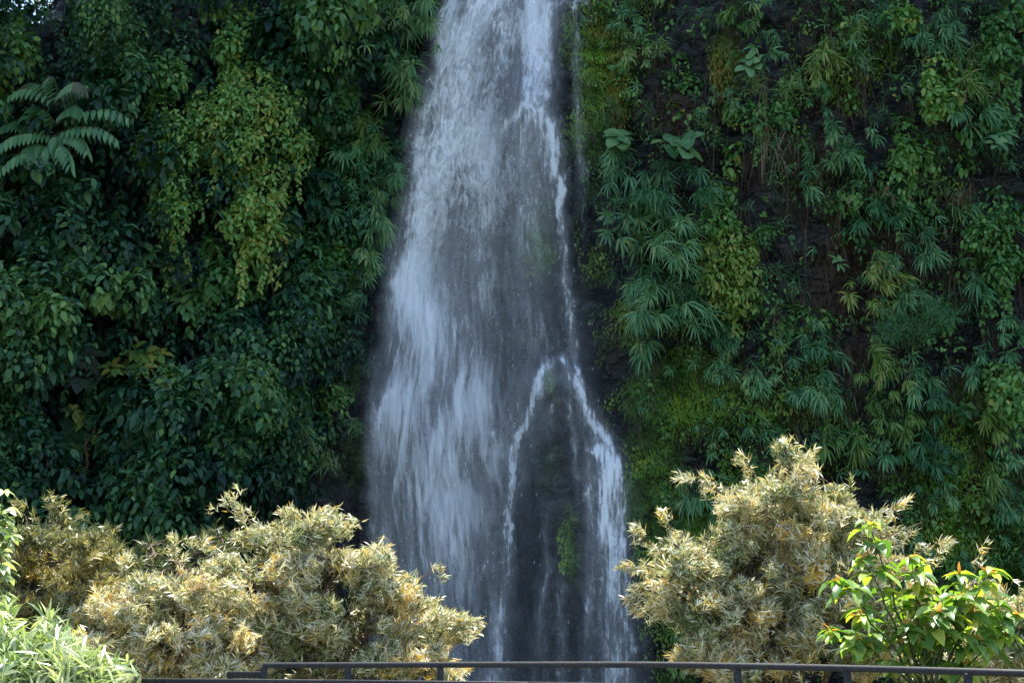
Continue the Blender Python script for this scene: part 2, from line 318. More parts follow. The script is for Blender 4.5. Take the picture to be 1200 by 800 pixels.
# ------------------------------------------------------------------ waterfall
def watermat():
    m, t = M('falling_water'); L = t.links; N = t.nodes
    uv = N.new('ShaderNodeUVMap'); uv.uv_map = 'flow'; de = N.new('ShaderNodeAttribute'); de.attribute_name = 'dens'; se = N.new('ShaderNodeAttribute'); se.attribute_name = 'seed'
    sx = N.new('ShaderNodeSeparateXYZ'); L.new(uv.outputs[0], sx.inputs[0])
    def math_(op, a, b_=None, c=None):
        x = N.new('ShaderNodeMath'); x.operation = op
        for k, v in enumerate((a, b_, c)):
            if v is None: continue
            if isinstance(v, (int, float)): x.inputs[k].default_value = v
            else: L.new(v, x.inputs[k])
        return x.outputs[0]
    def noise(su, sv, det, rough=.5, dist=0):
        c = N.new('ShaderNodeCombineXYZ'); L.new(math_('MULTIPLY', sx.outputs[0], su), c.inputs[0]); L.new(math_('MULTIPLY', sx.outputs[1], sv), c.inputs[1]); L.new(se.outputs['Fac'], c.inputs[2])
        n = N.new('ShaderNodeTexNoise'); n.inputs['Scale'].default_value = 1; n.inputs['Detail'].default_value = det; n.inputs['Roughness'].default_value = rough; n.inputs['Distortion'].default_value = dist
        L.new(c.outputs[0], n.inputs['Vector']); return n.outputs[0]
    def noise0(su, sv, det, rough=.5, dist=0, w=0):
        c = N.new('ShaderNodeCombineXYZ'); L.new(math_('MULTIPLY', sx.outputs[0], su), c.inputs[0]); L.new(math_('MULTIPLY', sx.outputs[1], sv), c.inputs[1]); c.inputs[2].default_value = w
        n = N.new('ShaderNodeTexNoise'); n.inputs['Scale'].default_value = 1; n.inputs['Detail'].default_value = det; n.inputs['Roughness'].default_value = rough; n.inputs['Distortion'].default_value = dist
        L.new(c.outputs[0], n.inputs['Vector']); return n.outputs[0]
    froth = N.new('ShaderNodeAttribute'); froth.attribute_name = 'froth'
    fr = froth.outputs['Fac']
    n1 = noise0(1.7, .42, 2, .5, .4)                                    # broad bodies of water
    nc = noise(7.5, 3.2, 5, .68, 1.1); ns = noise(9.0, .8, 4, .65, .35)  # frothy lumps above, long strands below
    mxn = N.new('ShaderNodeMix'); L.new(fr, mxn.inputs[0]); L.new(ns, mxn.inputs[2]); L.new(nc, mxn.inputs[3])
    n3 = noise(22, 1.9, 3, .6, .2); n5 = noise(16, .45, 3, .6, .2)
    s = math_('ADD', math_('MULTIPLY', n1, .42), math_('MULTIPLY', mxn.outputs[0], .44)); s = math_('ADD', s, math_('MULTIPLY', n3, .14))
    d = de.outputs['Fac']
    lo = math_('SUBTRACT', .588, math_('MULTIPLY', d, .17))
    q = N.new('ShaderNodeMapRange'); q.interpolation_type = 'SMOOTHSTEP'; L.new(s, q.inputs[0]); L.new(lo, q.inputs[1]); L.new(math_('ADD', lo, .15), q.inputs[2])
    amp = math_('MINIMUM', math_('MULTIPLY', d, math_('ADD', .78, math_('MULTIPLY', fr, .2))), .9)
    a = math_('MULTIPLY', math_('MULTIPLY', q.outputs[0], amp), math_('ADD', .5, math_('MULTIPLY', n3, .85)))
    st = N.new('ShaderNodeMapRange'); st.inputs[1].default_value = .25; st.inputs[2].default_value = .7; L.new(n5, st.inputs[0])
    a = math_('ADD', a, math_('MULTIPLY', d, math_('ADD', .025, math_('MULTIPLY', st.outputs[0], .21))))
    a = math_('MINIMUM', a, .96)
    df = N.new('ShaderNodeBsdfDiffuse'); df.inputs[0].default_value = (.85, .91, .97, 1)
    tl = N.new('ShaderNodeBsdfTranslucent'); tl.inputs[0].default_value = (.85, .91, .97, 1)
    m1 = N.new('ShaderNodeMixShader'); m1.inputs[0].default_value = .3; L.new(df.outputs[0], m1.inputs[1]); L.new(tl.outputs[0], m1.inputs[2])
    tp = N.new('ShaderNodeBsdfTransparent'); mx = N.new('ShaderNodeMixShader'); L.new(a, mx.inputs[0]); L.new(tp.outputs[0], mx.inputs[1]); L.new(m1.outputs[0], mx.inputs[2])
    o = N.new('ShaderNodeOutputMaterial'); L.new(mx.outputs[0], o.inputs[0]); return m
m_water = watermat()
ROWS = {
 -60: [(515, 0), (530, .75), (560, .9), (590, .75), (610, .6), (625, .7), (645, .6), (655, .2), (665, 0)],
 0: [(514, 0), (526, .75), (560, .95), (590, .85), (606, .55), (625, .75), (645, .7), (652, .3), (668, 0)],
 60: [(500, 0), (514, .95), (540, .9), (565, .8), (585, .7), (600, .5), (610, .5), (622, .8), (640, .65), (650, .12), (662, 0)],
 120: [(482, 0), (498, .9), (535, .9), (555, .75), (575, .7), (590, .55), (605, .6), (620, .8), (640, .6), (650, .15), (662, 0)],
 180: [(472, 0), (488, .9), (520, .92), (545, .8), (560, .7), (580, .7), (600, .66), (625, .62), (645, .4), (662, 0)],
 250: [(462, 0), (480, .95), (515, .9), (545, .8), (575, .68), (600, .58), (630, .45), (650, .2), (675, 0)],
 330: [(444, 0), (462, .95), (500, .95), (530, .75), (560, .62), (600, .48), (640, .3), (670, .12), (692, 0)],
 400: [(442, 0), (465, .65), (500, .8), (540, .7), (560, .62), (590, .48), (640, .28), (680, .16), (704, 0)],
 470: [(426, 0), (441, .75), (470, .8), (500, .75), (540, .78), (560, .68), (590, .45), (620, .35), (650, .16), (690, .1), (712, 0)],
 540: [(422, 0), (438, .7), (470, .75), (500, .7), (540, .82), (560, .75), (590, .5), (610, .3), (640, .1), (670, .05), (700, .16), (715, .12), (732, 0)],
 620: [(424, 0), (442, .72), (480, .72), (520, .78), (545, .8), (565, .7), (585, .5), (600, .35), (620, .15), (680, .05), (710, .3), (725, .3), (742, 0)],
 700: [(428, 0), (450, .62), (500, .68), (540, .72), (560, .45), (590, .35), (610, .12), (680, .08), (710, .22), (735, .22), (752, 0)],
 800: [(434, 0), (465, .4), (520, .45), (560, .45), (590, .35), (620, .15), (690, .12), (720, .28), (745, .2), (766, 0)],
 1000: [(430, 0), (465, .5), (520, .5), (560, .5), (590, .5), (620, .3), (690, .3), (720, .4), (745, .3), (770, 0)]}
rk = sorted(ROWS)
def dens_at(px, py):
    out = np.zeros_like(px)
    vals = np.stack([np.interp(px, [a for a, _ in ROWS[k]], [b_ for _, b_ in ROWS[k]], left=0, right=0) for k in rk])
    f = np.interp(py, rk, np.arange(len(rk))); a = np.clip(np.floor(f).astype(int), 0, len(rk) - 2); fr = f - a
    ii = np.arange(px.size)
    vv = vals.reshape(len(rk), -1); pa = vv[a.ravel(), ii]; pb = vv[a.ravel() + 1, ii]
    return (pa * (1 - fr.ravel()) + pb * fr.ravel()).reshape(px.shape)
def edges(py):
    return np.interp(py, rk, [ROWS[k][0][0] for k in rk]), np.interp(py, rk, [ROWS[k][-1][0] for k in rk])
wf = empty('waterfall', at(600, 760, 27.0)); wf['kind'] = 'structure'
tag(wf, 'tall white waterfall veiling the dark rock between two green cliff walls', 'waterfall')
wf_inv = np.array(wf.location)
for l, (off, sd_) in enumerate([(.3, 0), (.7, 5.3), (1.1, 11.1)]):
    v_ = np.linspace(-70, 960, 360); u_ = np.linspace(0, 1, 150)
    U, PY = np.meshgrid(u_, v_); le, ri = edges(PY); PX = le - 6 + (ri - le + 12) * U
    PX = PX + 3.5 * vnoise(U * 8, PY * .02, 50 + l)
    dn = dens_at(PX + 7 * vnoise(PY * .022, PX * .01, 60 + l) + 4 * vnoise(PY * .09, PX * .02, 65 + l), PY)
    P = on_cliff(PX, PY, off)
    nr, nc = U.shape; i, j = np.mgrid[0:nr - 1, 0:nc - 1]
    Qw = np.stack([i * nc + j, i * nc + j + 1, (i + 1) * nc + j + 1, (i + 1) * nc + j], -1).reshape(-1, 4)
    uvm = np.stack([U * 3.6 + l * .15, P[..., 2] + l * .2], -1).reshape(-1, 2)
    build('water_curtain', P - wf_inv, Qw, m_water, wf, {'dens': dn, 'seed': np.full(dn.shape, sd_), 'froth': sst(420, 180, PY)}, uv=uvm)
# narrower streams that break over the ledges: px, py, half width, fullness
STREAMS = [
 [(628, -40, 16, .8), (630, 30, 16, .85), (625, 80, 15, .8), (622, 124, 10, .7)],
 [(622, 126, 5, .8), (632, 129, 5, 1.0), (642, 142, 6, 1.1), (650, 165, 6, 1.1), (655, 200, 5, 1.05), (659, 250, 4.5, 1.0), (663, 300, 4, .95), (668, 360, 4, .95), (672, 400, 4, .9), (676, 440, 4, .8)],
 [(632, 135, 9, .8), (641, 165, 9, .75), (646, 210, 8, .5), (648, 260, 8, .3)],
 [(625, 126, 5, .9), (610, 130, 6, .95), (594, 146, 7, .9), (580, 170, 8, .9), (570, 200, 9, .8), (563, 240, 9, .6), (560, 300, 10, .45)],
 [(620, 134, 6, .8), (615, 170, 8, .65), (612, 230, 9, .5), (610, 320, 10, .3), (608, 400, 12, .2)],
 [(645, 424, 3, .5), (658, 420, 3, .7), (668, 432, 4, .95), (676, 452, 5, 1.05), (686, 475, 5, 1.1), (698, 500, 6, 1.15), (712, 520, 6, 1.1), (721, 540, 6, 1.05), (726, 575, 6, .95), (729, 630, 6, .85), (735, 720, 6, .75), (742, 860, 7, .7)],
 [(690, 528, 5, .9), (704, 530, 9, 1.1), (714, 540, 10, 1.1), (712, 580, 14, 1.0), (716, 630, 15, .85), (722, 700, 16, .7), (730, 860, 18, .6)],
 [(690, 520, 6, .5), (692, 580, 7, .8), (694, 620, 6, .6), (694, 700, 7, .3)],
 [(652, 424, 4, .6), (640, 436, 6, .8), (630, 452, 8, .85), (622, 478, 7, .95), (614, 500, 6, 1.1), (606, 522, 6, 1.2), (600, 545, 5, 1.15), (598, 585, 4, 1.0), (596, 640, 4, .95), (592, 700, 6, .85), (584, 770, 8, .8), (576, 860, 10, .8)],
 [(620, 444, 10, .6), (612, 470, 10, .65), (603, 500, 9, .55)],
 [(574, 508, 5, .8), (584, 510, 8, .9), (590, 530, 8, .75), (580, 560, 7, .5), (572, 620, 8, .4)],
 [(651, 474, 2, .5), (645, 484, 3, .6), (641, 500, 3, .4)],
 [(667, 474, 2, .6), (670, 486, 3, .7), (672, 510, 3, .6), (678, 560, 4, .4)],
 [(700, 470, 4, .3), (706, 500, 4, .4), (712, 520, 4, .5)],
 [(676, -10, 2, .6), (676, 60, 3, .5), (678, 130, 4, .4), (682, 200, 5, .4), (684, 260, 4, .2)],
 [(640, 8, 3, .8), (662, 3, 3, .6), (690, 4, 2, .5)], [(644, 30, 3, .8), (645, 70, 3, .5)],
 [(470, 420, 3, .6), (458, 455, 4, .9), (446, 490, 6, .9), (438, 540, 6, .5)],
 [(640, 590, 3, .3), (643, 660, 4, .6), (634, 720, 6, .5), (630, 860, 7, .5)], [(684, 600, 4, .2), (692, 690, 6, .5), (688, 860, 7, .5)], [(656, 670, 3, .4), (660, 740, 4, .6), (664, 860, 5, .5)]]
def stream_dens(px, py):
    best = np.zeros(px.shape)
    for st in STREAMS:
        one = np.zeros(px.shape)
        for (x0, y0, w0, d0), (x1, y1, w1, d1) in zip(st[:-1], st[1:]):
            t_ = np.clip(((px - x0) * (x1 - x0) + (py - y0) * (y1 - y0)) / ((x1 - x0) ** 2 + (y1 - y0) ** 2), 0, 1)
            r = np.hypot(px - x0 - t_ * (x1 - x0), py - y0 - t_ * (y1 - y0)) / (w0 + t_ * (w1 - w0))
            one = np.maximum(one, (d0 + t_ * (d1 - d0)) * np.exp(-np.abs(r) ** 1.5 * .7))
        best = np.maximum(best, one)
    return best
for l, (off, sd_) in enumerate([(.75, 31.0), (.95, 44.0)]):
    PX, PY = np.meshgrid(np.linspace(425, 775, 300), np.linspace(-60, 880, 560))
    wx = PX + (4.0 * vnoise(PX * .05, PY * .045, 90 + l) + 2.6 * vnoise(PX * .16, PY * .11, 92 + l) + 2.0 * vnoise(PX * .45, PY * .2, 93 + l)); wy = PY + 7 * vnoise(PX * .12, PY * .03, 94 + l)
    dn = stream_dens(wx, wy) * (.97 + .35 * vnoise(PX * .10, PY * .035, 96 + l) + .5 * vnoise(PX * .42, PY * .045, 98 + l))
    dn = np.maximum(dn, np.maximum(.6 * stream_dens(wx, wy - 20), .42 * stream_dens(wx - 2, wy - 48)) - .05)
    dn[dn < .04] = 0
    P = on_cliff(PX, PY, off); nr, nc = PX.shape; i, j = np.mgrid[0:nr - 1, 0:nc - 1]
    Qw = np.stack([i * nc + j, i * nc + j + 1, (i + 1) * nc + j + 1, (i + 1) * nc + j], -1).reshape(-1, 4)
    df_ = dn.ravel(); Qw = Qw[df_[Qw].max(1) > 0]
    uvm = np.stack([P[..., 0] * 1.3 + l, P[..., 2] + l * .3], -1).reshape(-1, 2); us = np.unique(Qw); mp_ = np.zeros(nr * nc, int); mp_[us] = np.arange(len(us))
    build('falling_streams', (P - wf_inv).reshape(-1, 3)[us], mp_[Qw], m_water, wf, {'dens': df_[us] * .95, 'seed': np.full(len(us), sd_), 'froth': np.full(len(us), .85)}, uv=uvm[us])
# spray hanging in the air round the fall
m, t = M('spray_air'); vv = t.nodes.new('ShaderNodeVolumePrincipled'); vv.inputs['Color'].default_value = (.8, .88, 1, 1); vv.inputs['Density'].default_value = .009; vv.inputs['Anisotropy'].default_value = .2
o = t.nodes.new('ShaderNodeOutputMaterial'); t.links.new(vv.outputs[0], o.inputs['Volume'])
V_, Q_ = [], []; zz = np.linspace(-2.5, 15.5, 14); nn_ = 28
for k, z in enumerate(zz):
    an = np.arange(nn_) * 2 * math.pi / nn_; e_ = math.sqrt(max(.02, 1 - ((z - 4.5) / 11.2) ** 2)); rx = (4.0 - .14 * z) * e_; ry = 3.0 * e_
    V_.append(np.stack([-.2 + rx * np.cos(an), 26.8 + ry * np.sin(an), z + 0 * an], -1))
V_ = np.concatenate(V_); i, j = np.mgrid[0:13, 0:nn_]; Q_ = np.stack([i * nn_ + j, i * nn_ + (j + 1) % nn_, (i + 1) * nn_ + (j + 1) % nn_, (i + 1) * nn_ + j], -1).reshape(-1, 4)
V_ = np.concatenate([V_, [[-.2, 26.8, -2.6], [-.2, 26.8, 15.6]]]); a_ = np.arange(nn_); b_ = (a_ + 1) % nn_
Q_ = np.concatenate([Q_, np.stack([b_, a_, 0 * a_ + 14 * nn_, 0 * a_ + 14 * nn_], 1), np.stack([a_ + 13 * nn_, b_ + 13 * nn_, 0 * a_ + 14 * nn_ + 1, 0 * a_ + 14 * nn_ + 1], 1)])
tris_ = [list(dict.fromkeys(q)) for q in Q_.tolist()]; me = bpy.data.meshes.new('spray_mist'); me.from_pydata((V_ - wf_inv).tolist(), [], tris_); me.materials.append(m)
o = bpy.data.objects.new('spray_mist', me); COL.objects.link(o); o.parent = wf; o['kind'] = 'stuff'
# flying drops: tiny stretched drops thrown off the streams
m, t = M('water_drop'); b = t.nodes.new('ShaderNodeBsdfPrincipled'); b.inputs['Base Color'].default_value = (.8, .84, .9, 1); b.inputs['Roughness'].default_value = .2
o = t.nodes.new('ShaderNodeOutputMaterial'); t.links.new(b.outputs[0], o.inputs[0]); m_drop = m
N_ = 60000; PY = rng.uniform(-20, 830, N_); le, ri = edges(PY); PX = rng.uniform(le - 6, ri + 4)
keep = rng.random(N_) < np.clip(dens_at(PX + rng.normal(0, 6, N_), PY) * 1.1 + region(PX, PY, [(655, 180, 14, 60, 1), (664, 330, 14, 90, .7), (700, 510, 20, 50, 1), (722, 600, 20, 70, .7), (605, 520, 25, 50, .8), (597, 640, 12, 80, .8)]), .0, 1) * .035
PX, PY = PX[keep], PY[keep]; base = on_cliff(PX, PY, 1.0) - rng.uniform(-.3, .7, len(PX))[:, None] * np.array([0, 1, 0])
lv = Leaves(); Ld = rng.gamma(2, .014, len(PX)) + .01
lv.add(base - wf_inv, np.array([0, 0, -1.0]) + rng.normal(0, .06, (len(PX), 3)), np.array([0, -1.0, .2]), Ld, .004 + rng.random(len(PX)) * .005, 0, prof=[(0, .1), (.5, 1), (1, .1)], fold=.6)
d_ = lv.build('water_drops', m_drop, wf); d_['kind'] = 'stuff'
print('water done')
#PLANTS
# ------------------------------------------------------------------ leaf clump generators (all return nothing, they add to a Leaves)
UP = np.array([0, 0, 1.0]); OUT = np.array([0, -1.0, 0])
def rdir(n): return nrm(rng.normal(0, 1, (n, 3)))
def clump_ovate(lv, c, r, n, L=.17, v0=.35, vs=.22, flat=.8, prof=OVATE, wr=.55, hang=1.0):
    """leaves shingled over the outer upper side of a rounded clump"""
    u = rdir(n); u[:, 1] = -np.abs(u[:, 1]) + .25; u[:, 2] = u[:, 2] * .9 + .15; u = nrm(u)
    c = np.asarray(c, float)
    p = c + u * np.array([r[0], r[1], r[2]]) * rng.uniform(.55, 1.0, (n, 1))
    g = -UP * hang + rng.normal(0, .55, (n, 3)); nn = nrm(u * .8 + UP * .5 + OUT * .25 + rng.normal(0, .35, (n, 3)))
    d = nrm(g - nn * (g * nn).sum(1, keepdims=True) + u * .25)
    l = L * rng.uniform(.6, 1.25, n)
    lv.add(p - d * l[:, None] * .5, d, nn, l, l * wr * rng.uniform(.85, 1.15, n), rng.uniform(.1, .7, n), np.clip(v0 + rng.normal(0, vs, n), 0, 1), prof)
def fan(lv, c, ax, n=12, L=.42, W=.035, v0=.5, droop=1.3, spread=.9, vs=.18):
    """a whorl of long narrow blades that spring from one point and droop"""
    ax = nrm(np.asarray(ax, float)); a = nrm(np.cross(ax, [.3, .2, 1])); b = np.cross(a, ax)
    th = np.arange(n) * 2.399 + rng.uniform(0, 6); s = spread * np.sqrt((np.arange(n) + .6) / n)
    d = ax + (a * np.cos(th)[:, None] + b * np.sin(th)[:, None]) * s[:, None] * 1.25 + rng.normal(0, .1, (n, 3)); d = nrm(d)
    nn = nrm(ax + UP * .5 + rng.normal(0, .2, (n, 3)))
    base = np.asarray(c) - ax * (rng.random((n, 1)) * L * .35)
    l = L * rng.uniform(.65, 1.15, n)
    lv.add(base, d, nn, l, W * rng.uniform(.8, 1.2, n), droop * rng.uniform(.7, 1.3, n), np.clip(v0 + rng.normal(0, vs, n), 0, 1), BLADE, .2)
def grass(lv, c, n=18, L=.5, W=.018, v0=.5, up=.6, prof=TINY):
    d = nrm(rdir(n) * .7 + UP * up + OUT * .6)
    base = np.asarray(c) + rng.normal(0, .06, (n, 3)); nn = nrm(np.cross(d, rdir(n)))
    lv.add(base, d, nn, L * rng.uniform(.5, 1.2, n), W, rng.uniform(1.0, 2.6, n), np.clip(v0 + rng.normal(0, .2, n), 0, 1), BLADE, 0)

# ------------------------------------------------------------------ the green cover of the cliff (nobody could count it)
def bulge(x, z): return .55 + .75 * fbm(x * .45, z * .4, 3, 80)
lc, ld, lb = Leaves(), Leaves(), Leaves()
# inner layer on the left wall, leaves tinted dark to imitate shade in the hollows
n = 16000; PX = rng.uniform(-330, 500, n); PY = rng.uniform(-60, 660, n)
edge = np.interp(PY, [-60, 0, 120, 250, 330, 420, 480, 560, 640, 700], [525, 512, 478, 462, 440, 425, 385, 372, 355, 345])
PX = np.minimum(PX, 900); ok = PX < edge - 4 + 14 * vnoise(PY * .05, PX * 0, 91)
gapk = ((PX - 60) / 32) ** 2 + ((PY - 40) / 45) ** 2 > rng.uniform(0, .5, n)
ok &= gapk
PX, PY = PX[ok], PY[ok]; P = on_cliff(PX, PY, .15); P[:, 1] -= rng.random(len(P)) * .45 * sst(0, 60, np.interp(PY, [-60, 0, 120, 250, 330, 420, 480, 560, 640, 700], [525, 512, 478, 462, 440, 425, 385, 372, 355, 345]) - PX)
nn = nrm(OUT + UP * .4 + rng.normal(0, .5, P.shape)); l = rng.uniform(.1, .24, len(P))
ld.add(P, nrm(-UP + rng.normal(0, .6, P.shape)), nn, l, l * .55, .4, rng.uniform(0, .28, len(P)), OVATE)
# rounded overlapping sprays
k = 0
for q in range(1650):
    py = rng.uniform(-60, 640); px = rng.uniform(-330, 505)
    e = np.interp(py, [-60, 0, 120, 250, 330, 420, 480, 560, 640], [524, 511, 478, 462, 440, 420, 385, 366, 345])
    if px > e: continue
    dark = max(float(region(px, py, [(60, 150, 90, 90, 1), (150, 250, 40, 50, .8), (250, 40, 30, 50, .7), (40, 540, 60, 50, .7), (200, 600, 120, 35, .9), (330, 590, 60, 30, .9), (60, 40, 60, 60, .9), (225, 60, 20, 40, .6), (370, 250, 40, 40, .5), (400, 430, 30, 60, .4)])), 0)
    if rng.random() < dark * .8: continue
    m_ = fbm(px * .012, py * .012, 3, 95)
    if m_ < -.08 and rng.random() < .9: continue
    r = rng.uniform(.22, .6); sp_ = vnoise(px * .009, py * .008, 97) + rng.normal(0, .25)
    rim = sst(0, 70, e - px); off = (rng.uniform(0.2, 1.5) + .9 * max(0, m_)) * rim + .12
    c = on_cliff(px, py, off); c[1] -= max(0, float(bulge(c[0], c[2]))) * .9 * rim
    v0 = .33 + .5 * m_ + rng.normal(0, .11) - .18 * dark + .12 * float(region(px, py, [(290, 160, 130, 130, 1)]))  # shade and light put into leaf tint: darker in hollows, lighter on central mass
    if px > 395 and rng.random() < .55:
        for f_ in range(3): fan(lb, c + rng.normal(0, .22, 3), [rng.normal(0, .5), -1, rng.uniform(-.4, .2)], 11, rng.uniform(.3, .45), .032, v0 + .05)
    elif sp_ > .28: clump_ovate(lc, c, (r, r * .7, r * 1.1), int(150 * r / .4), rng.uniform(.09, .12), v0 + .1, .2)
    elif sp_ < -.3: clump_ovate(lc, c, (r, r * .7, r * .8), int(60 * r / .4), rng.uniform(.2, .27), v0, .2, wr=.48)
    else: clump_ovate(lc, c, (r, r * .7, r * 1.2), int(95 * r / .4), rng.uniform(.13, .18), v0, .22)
# loose hanging strings of the creeper
for q in range(170):
    px = rng.uniform(-200, 470); py = rng.uniform(-20, 480); c = on_cliff(px, py, rng.uniform(.5, 1.1)); ln = rng.uniform(.5, 1.9); n = int(ln * 22)
    t_ = np.sort(rng.random(n)) * ln; p = c + np.stack([.07 * np.sin(t_ * 3 + q), rng.normal(0, .02, n), -t_], 1)
    d = nrm(np.stack([rng.choice([-1, 1], n) * .9, rng.normal(-.3, .3, n), -.7 + 0 * t_], 1)); l = rng.uniform(.08, .15, n)
    if px > np.interp(py, [0, 120, 250, 330, 480], [490, 450, 430, 410, 360]): continue
    lc.add(p, d, nrm(OUT + UP * .6 + rng.normal(0, .3, p.shape)), l, l * .6, .5, rng.uniform(.3, .8, n), OVATE)
o = ld.build('shade_tinted_creeper', m_creep); tag(o, 'inner layer of creeper leaves tinted dark as shade against the left rock wall', 'creeper', kind='stuff')
o = lc.build('creeper', m_creep); tag(o, 'dense dark green creeper draped over the whole left rock wall', 'creeper', kind='stuff')

# right wall: sparse mixed growth, moss, roots, grass
lm, lg, lr, lu, ldry = Leaves(), Leaves(), Leaves(), Leaves(), Leaves()
n = 420000; PX = rng.uniform(380, 1330, n); PY = rng.uniform(-50, 800, n)
den = region(PX, PY, MOSS) + .35 * fbm(PX * .02, PY * .02, 4, 110)
le, ri = edges(PY); ok = (rng.random(n) < np.clip(den * 1.3 - .25, 0, 1)) & ((PX > ri - 8) | (den > .75) & (rng.random(n) < .5))
PX, PY = PX[ok], PY[ok]; P = on_cliff(PX, PY, .1); P[:, 1] = depth(P[:, 0], P[:, 2]) - rng.uniform(0, .16, len(P)); l = rng.uniform(.04, .11, len(P))
gold = region(PX, PY, [(845, 90, 25, 50, 1), (725, 90, 18, 60, .8), (700, 30, 25, 25, .6), (870, 130, 30, 60, .5), (960, 150, 40, 60, .45)]) > rng.uniform(.3, .9, len(P))
hair = nrm(-UP * .8 + OUT * .9 + rng.normal(0, .5, P.shape))
lm.add(P[~gold], hair[~gold], nrm(UP + OUT * .5 + rng.normal(0, .3, P[~gold].shape)), l[~gold] * .95, .026, 1.2, np.clip(.38 + .4 * fbm(PX[~gold] * .03, PY[~gold] * .03, 3, 8) + rng.normal(0, .07, (~gold).sum()), 0, 1), TINY, 0)
lg.add(P[gold] - [0, .06, 0], hair[gold], nrm(UP + OUT + rng.normal(0, .3, P[gold].shape)), l[gold] * 1.9, .018, 1.4, None, TINY, 0)
tag(lm.build('moss', m_moss), 'green moss coating the wet rock beside the waterfall', 'moss', kind='stuff')
tag(lg.build('golden_moss', m_gold), 'golden brown moss pads hanging on the upper right rock', 'moss', kind='stuff')
def rightedge(py): return np.interp(py, [-50, 0, 120, 250, 400, 470, 540, 620, 700, 800], [668, 668, 668, 682, 712, 735, 752, 760, 770, 785])
for q in range(2600):
    px = rng.uniform(670, 1330); py = rng.uniform(-50, 790)
    if px < rightedge(py) + 8: continue
    m_ = fbm(px * .011, py * .013, 3, 120); bare = float(region(px, py, [(815, 55, 30, 40, 1), (790, 190, 30, 30, .5), (925, 60, 26, 70, .9), (1058, 40, 28, 60, .9), (1045, 180, 40, 40, .8), (795, 200, 50, 40, .8), (985, 120, 30, 60, .6), (1000, 350, 40, 70, .9), (930, 220, 40, 50, .5), (735, 450, 40, 40, .9), (790, 520, 60, 25, .9), (1120, 410, 30, 20, .9), (720, 180, 40, 40, .9), (770, 600, 40, 150, .6), (960, 560, 40, 40, .5), (698, 90, 32, 75, .95), (843, 92, 26, 50, .95), (800, 465, 60, 45, .9), (1000, 450, 30, 40, .7), (1110, 400, 50, 25, .7), (1140, 210, 40, 40, .6), (905, 250, 60, 30, .6), (1130, 570, 50, 80, .7), (950, 130, 40, 30, .5), (1190, 160, 20, 90, .7), (860, 210, 40, 40, .6)]))
    if rng.random() < bare: continue
    c = on_cliff(px, py, rng.uniform(.02, .3)); v0 = .35 + .2 * m_ + rng.normal(0, .1) + .1 * (px < 900)
    far_r = sst(1080, 1200, px) * .15
    ty = rng.random()
    if m_ < (-.3 if px < 860 else -.08) and ty < .7: continue
    if ty < .22: fan(lb, c + OUT * .2, [rng.normal(0, .6), -1, rng.uniform(-.5, .6)], rng.integers(7, 12), rng.uniform(.16, .4), rng.uniform(.018, .034), v0 - far_r + .1)
    elif ty < .55: clump_ovate(lu, c, (.25, .2, .3), rng.integers(20, 60), rng.uniform(.05, .13), v0 - far_r + .15 * (vnoise(px * .03, py * .03, 130)), .25)
    elif ty < .78: grass(lb, c, rng.integers(8, 20), rng.uniform(.25, .6), .016, v0 - far_r, rng.uniform(0, 1))
    elif ty < .9: grass(ldry, c, 14, rng.uniform(.3, .8), .012, .4, -.6)
    else: clump_ovate(lu, c, (.2, .2, .25), rng.integers(8, 20), rng.uniform(.14, .22), v0, .2)
# fine roots and stems hanging down the overhangs
for q in range(420):
    px = rng.uniform(700, 1300); py = rng.uniform(-20, 520)
    if rng.random() > .25 + float(region(px, py, [(1000, 350, 50, 70, 1), (905, 190, 30, 50, 1), (940, 210, 60, 50, .8), (860, 180, 60, 50, .7), (1090, 300, 60, 60, .6), (960, 290, 50, 60, .7), (780, 220, 60, 40, .6)])): continue
    c = on_cliff(px, py, rng.uniform(.05, .35)); n = rng.integers(4, 11)
    lr.add(c + rng.normal(0, .07, (n, 3)), nrm(-UP + rng.normal(0, .12, (n, 3))), nrm(OUT + rng.normal(0, .5, (n, 3))), rng.uniform(.3, 1.1, n), rng.uniform(.008, .02, n), 0, None, BLADE, 0)
tag(lb.build('bamboo_grass', m_bamboo), 'small tufts of bamboo grass scattered over the rock wall', 'bamboo grass', kind='stuff')
tag(lu.build('undergrowth', m_vine), 'small leafy undergrowth scattered over the right rock wall', 'undergrowth', kind='stuff')
tag(ldry.build('dry_grass', m_dry), 'withered brown grass blades hanging on the right rock wall', 'dry grass', kind='stuff')
tag(lr.build('hanging_roots', m_root), 'thin brown roots hanging down the right rock wall', 'roots', kind='stuff')

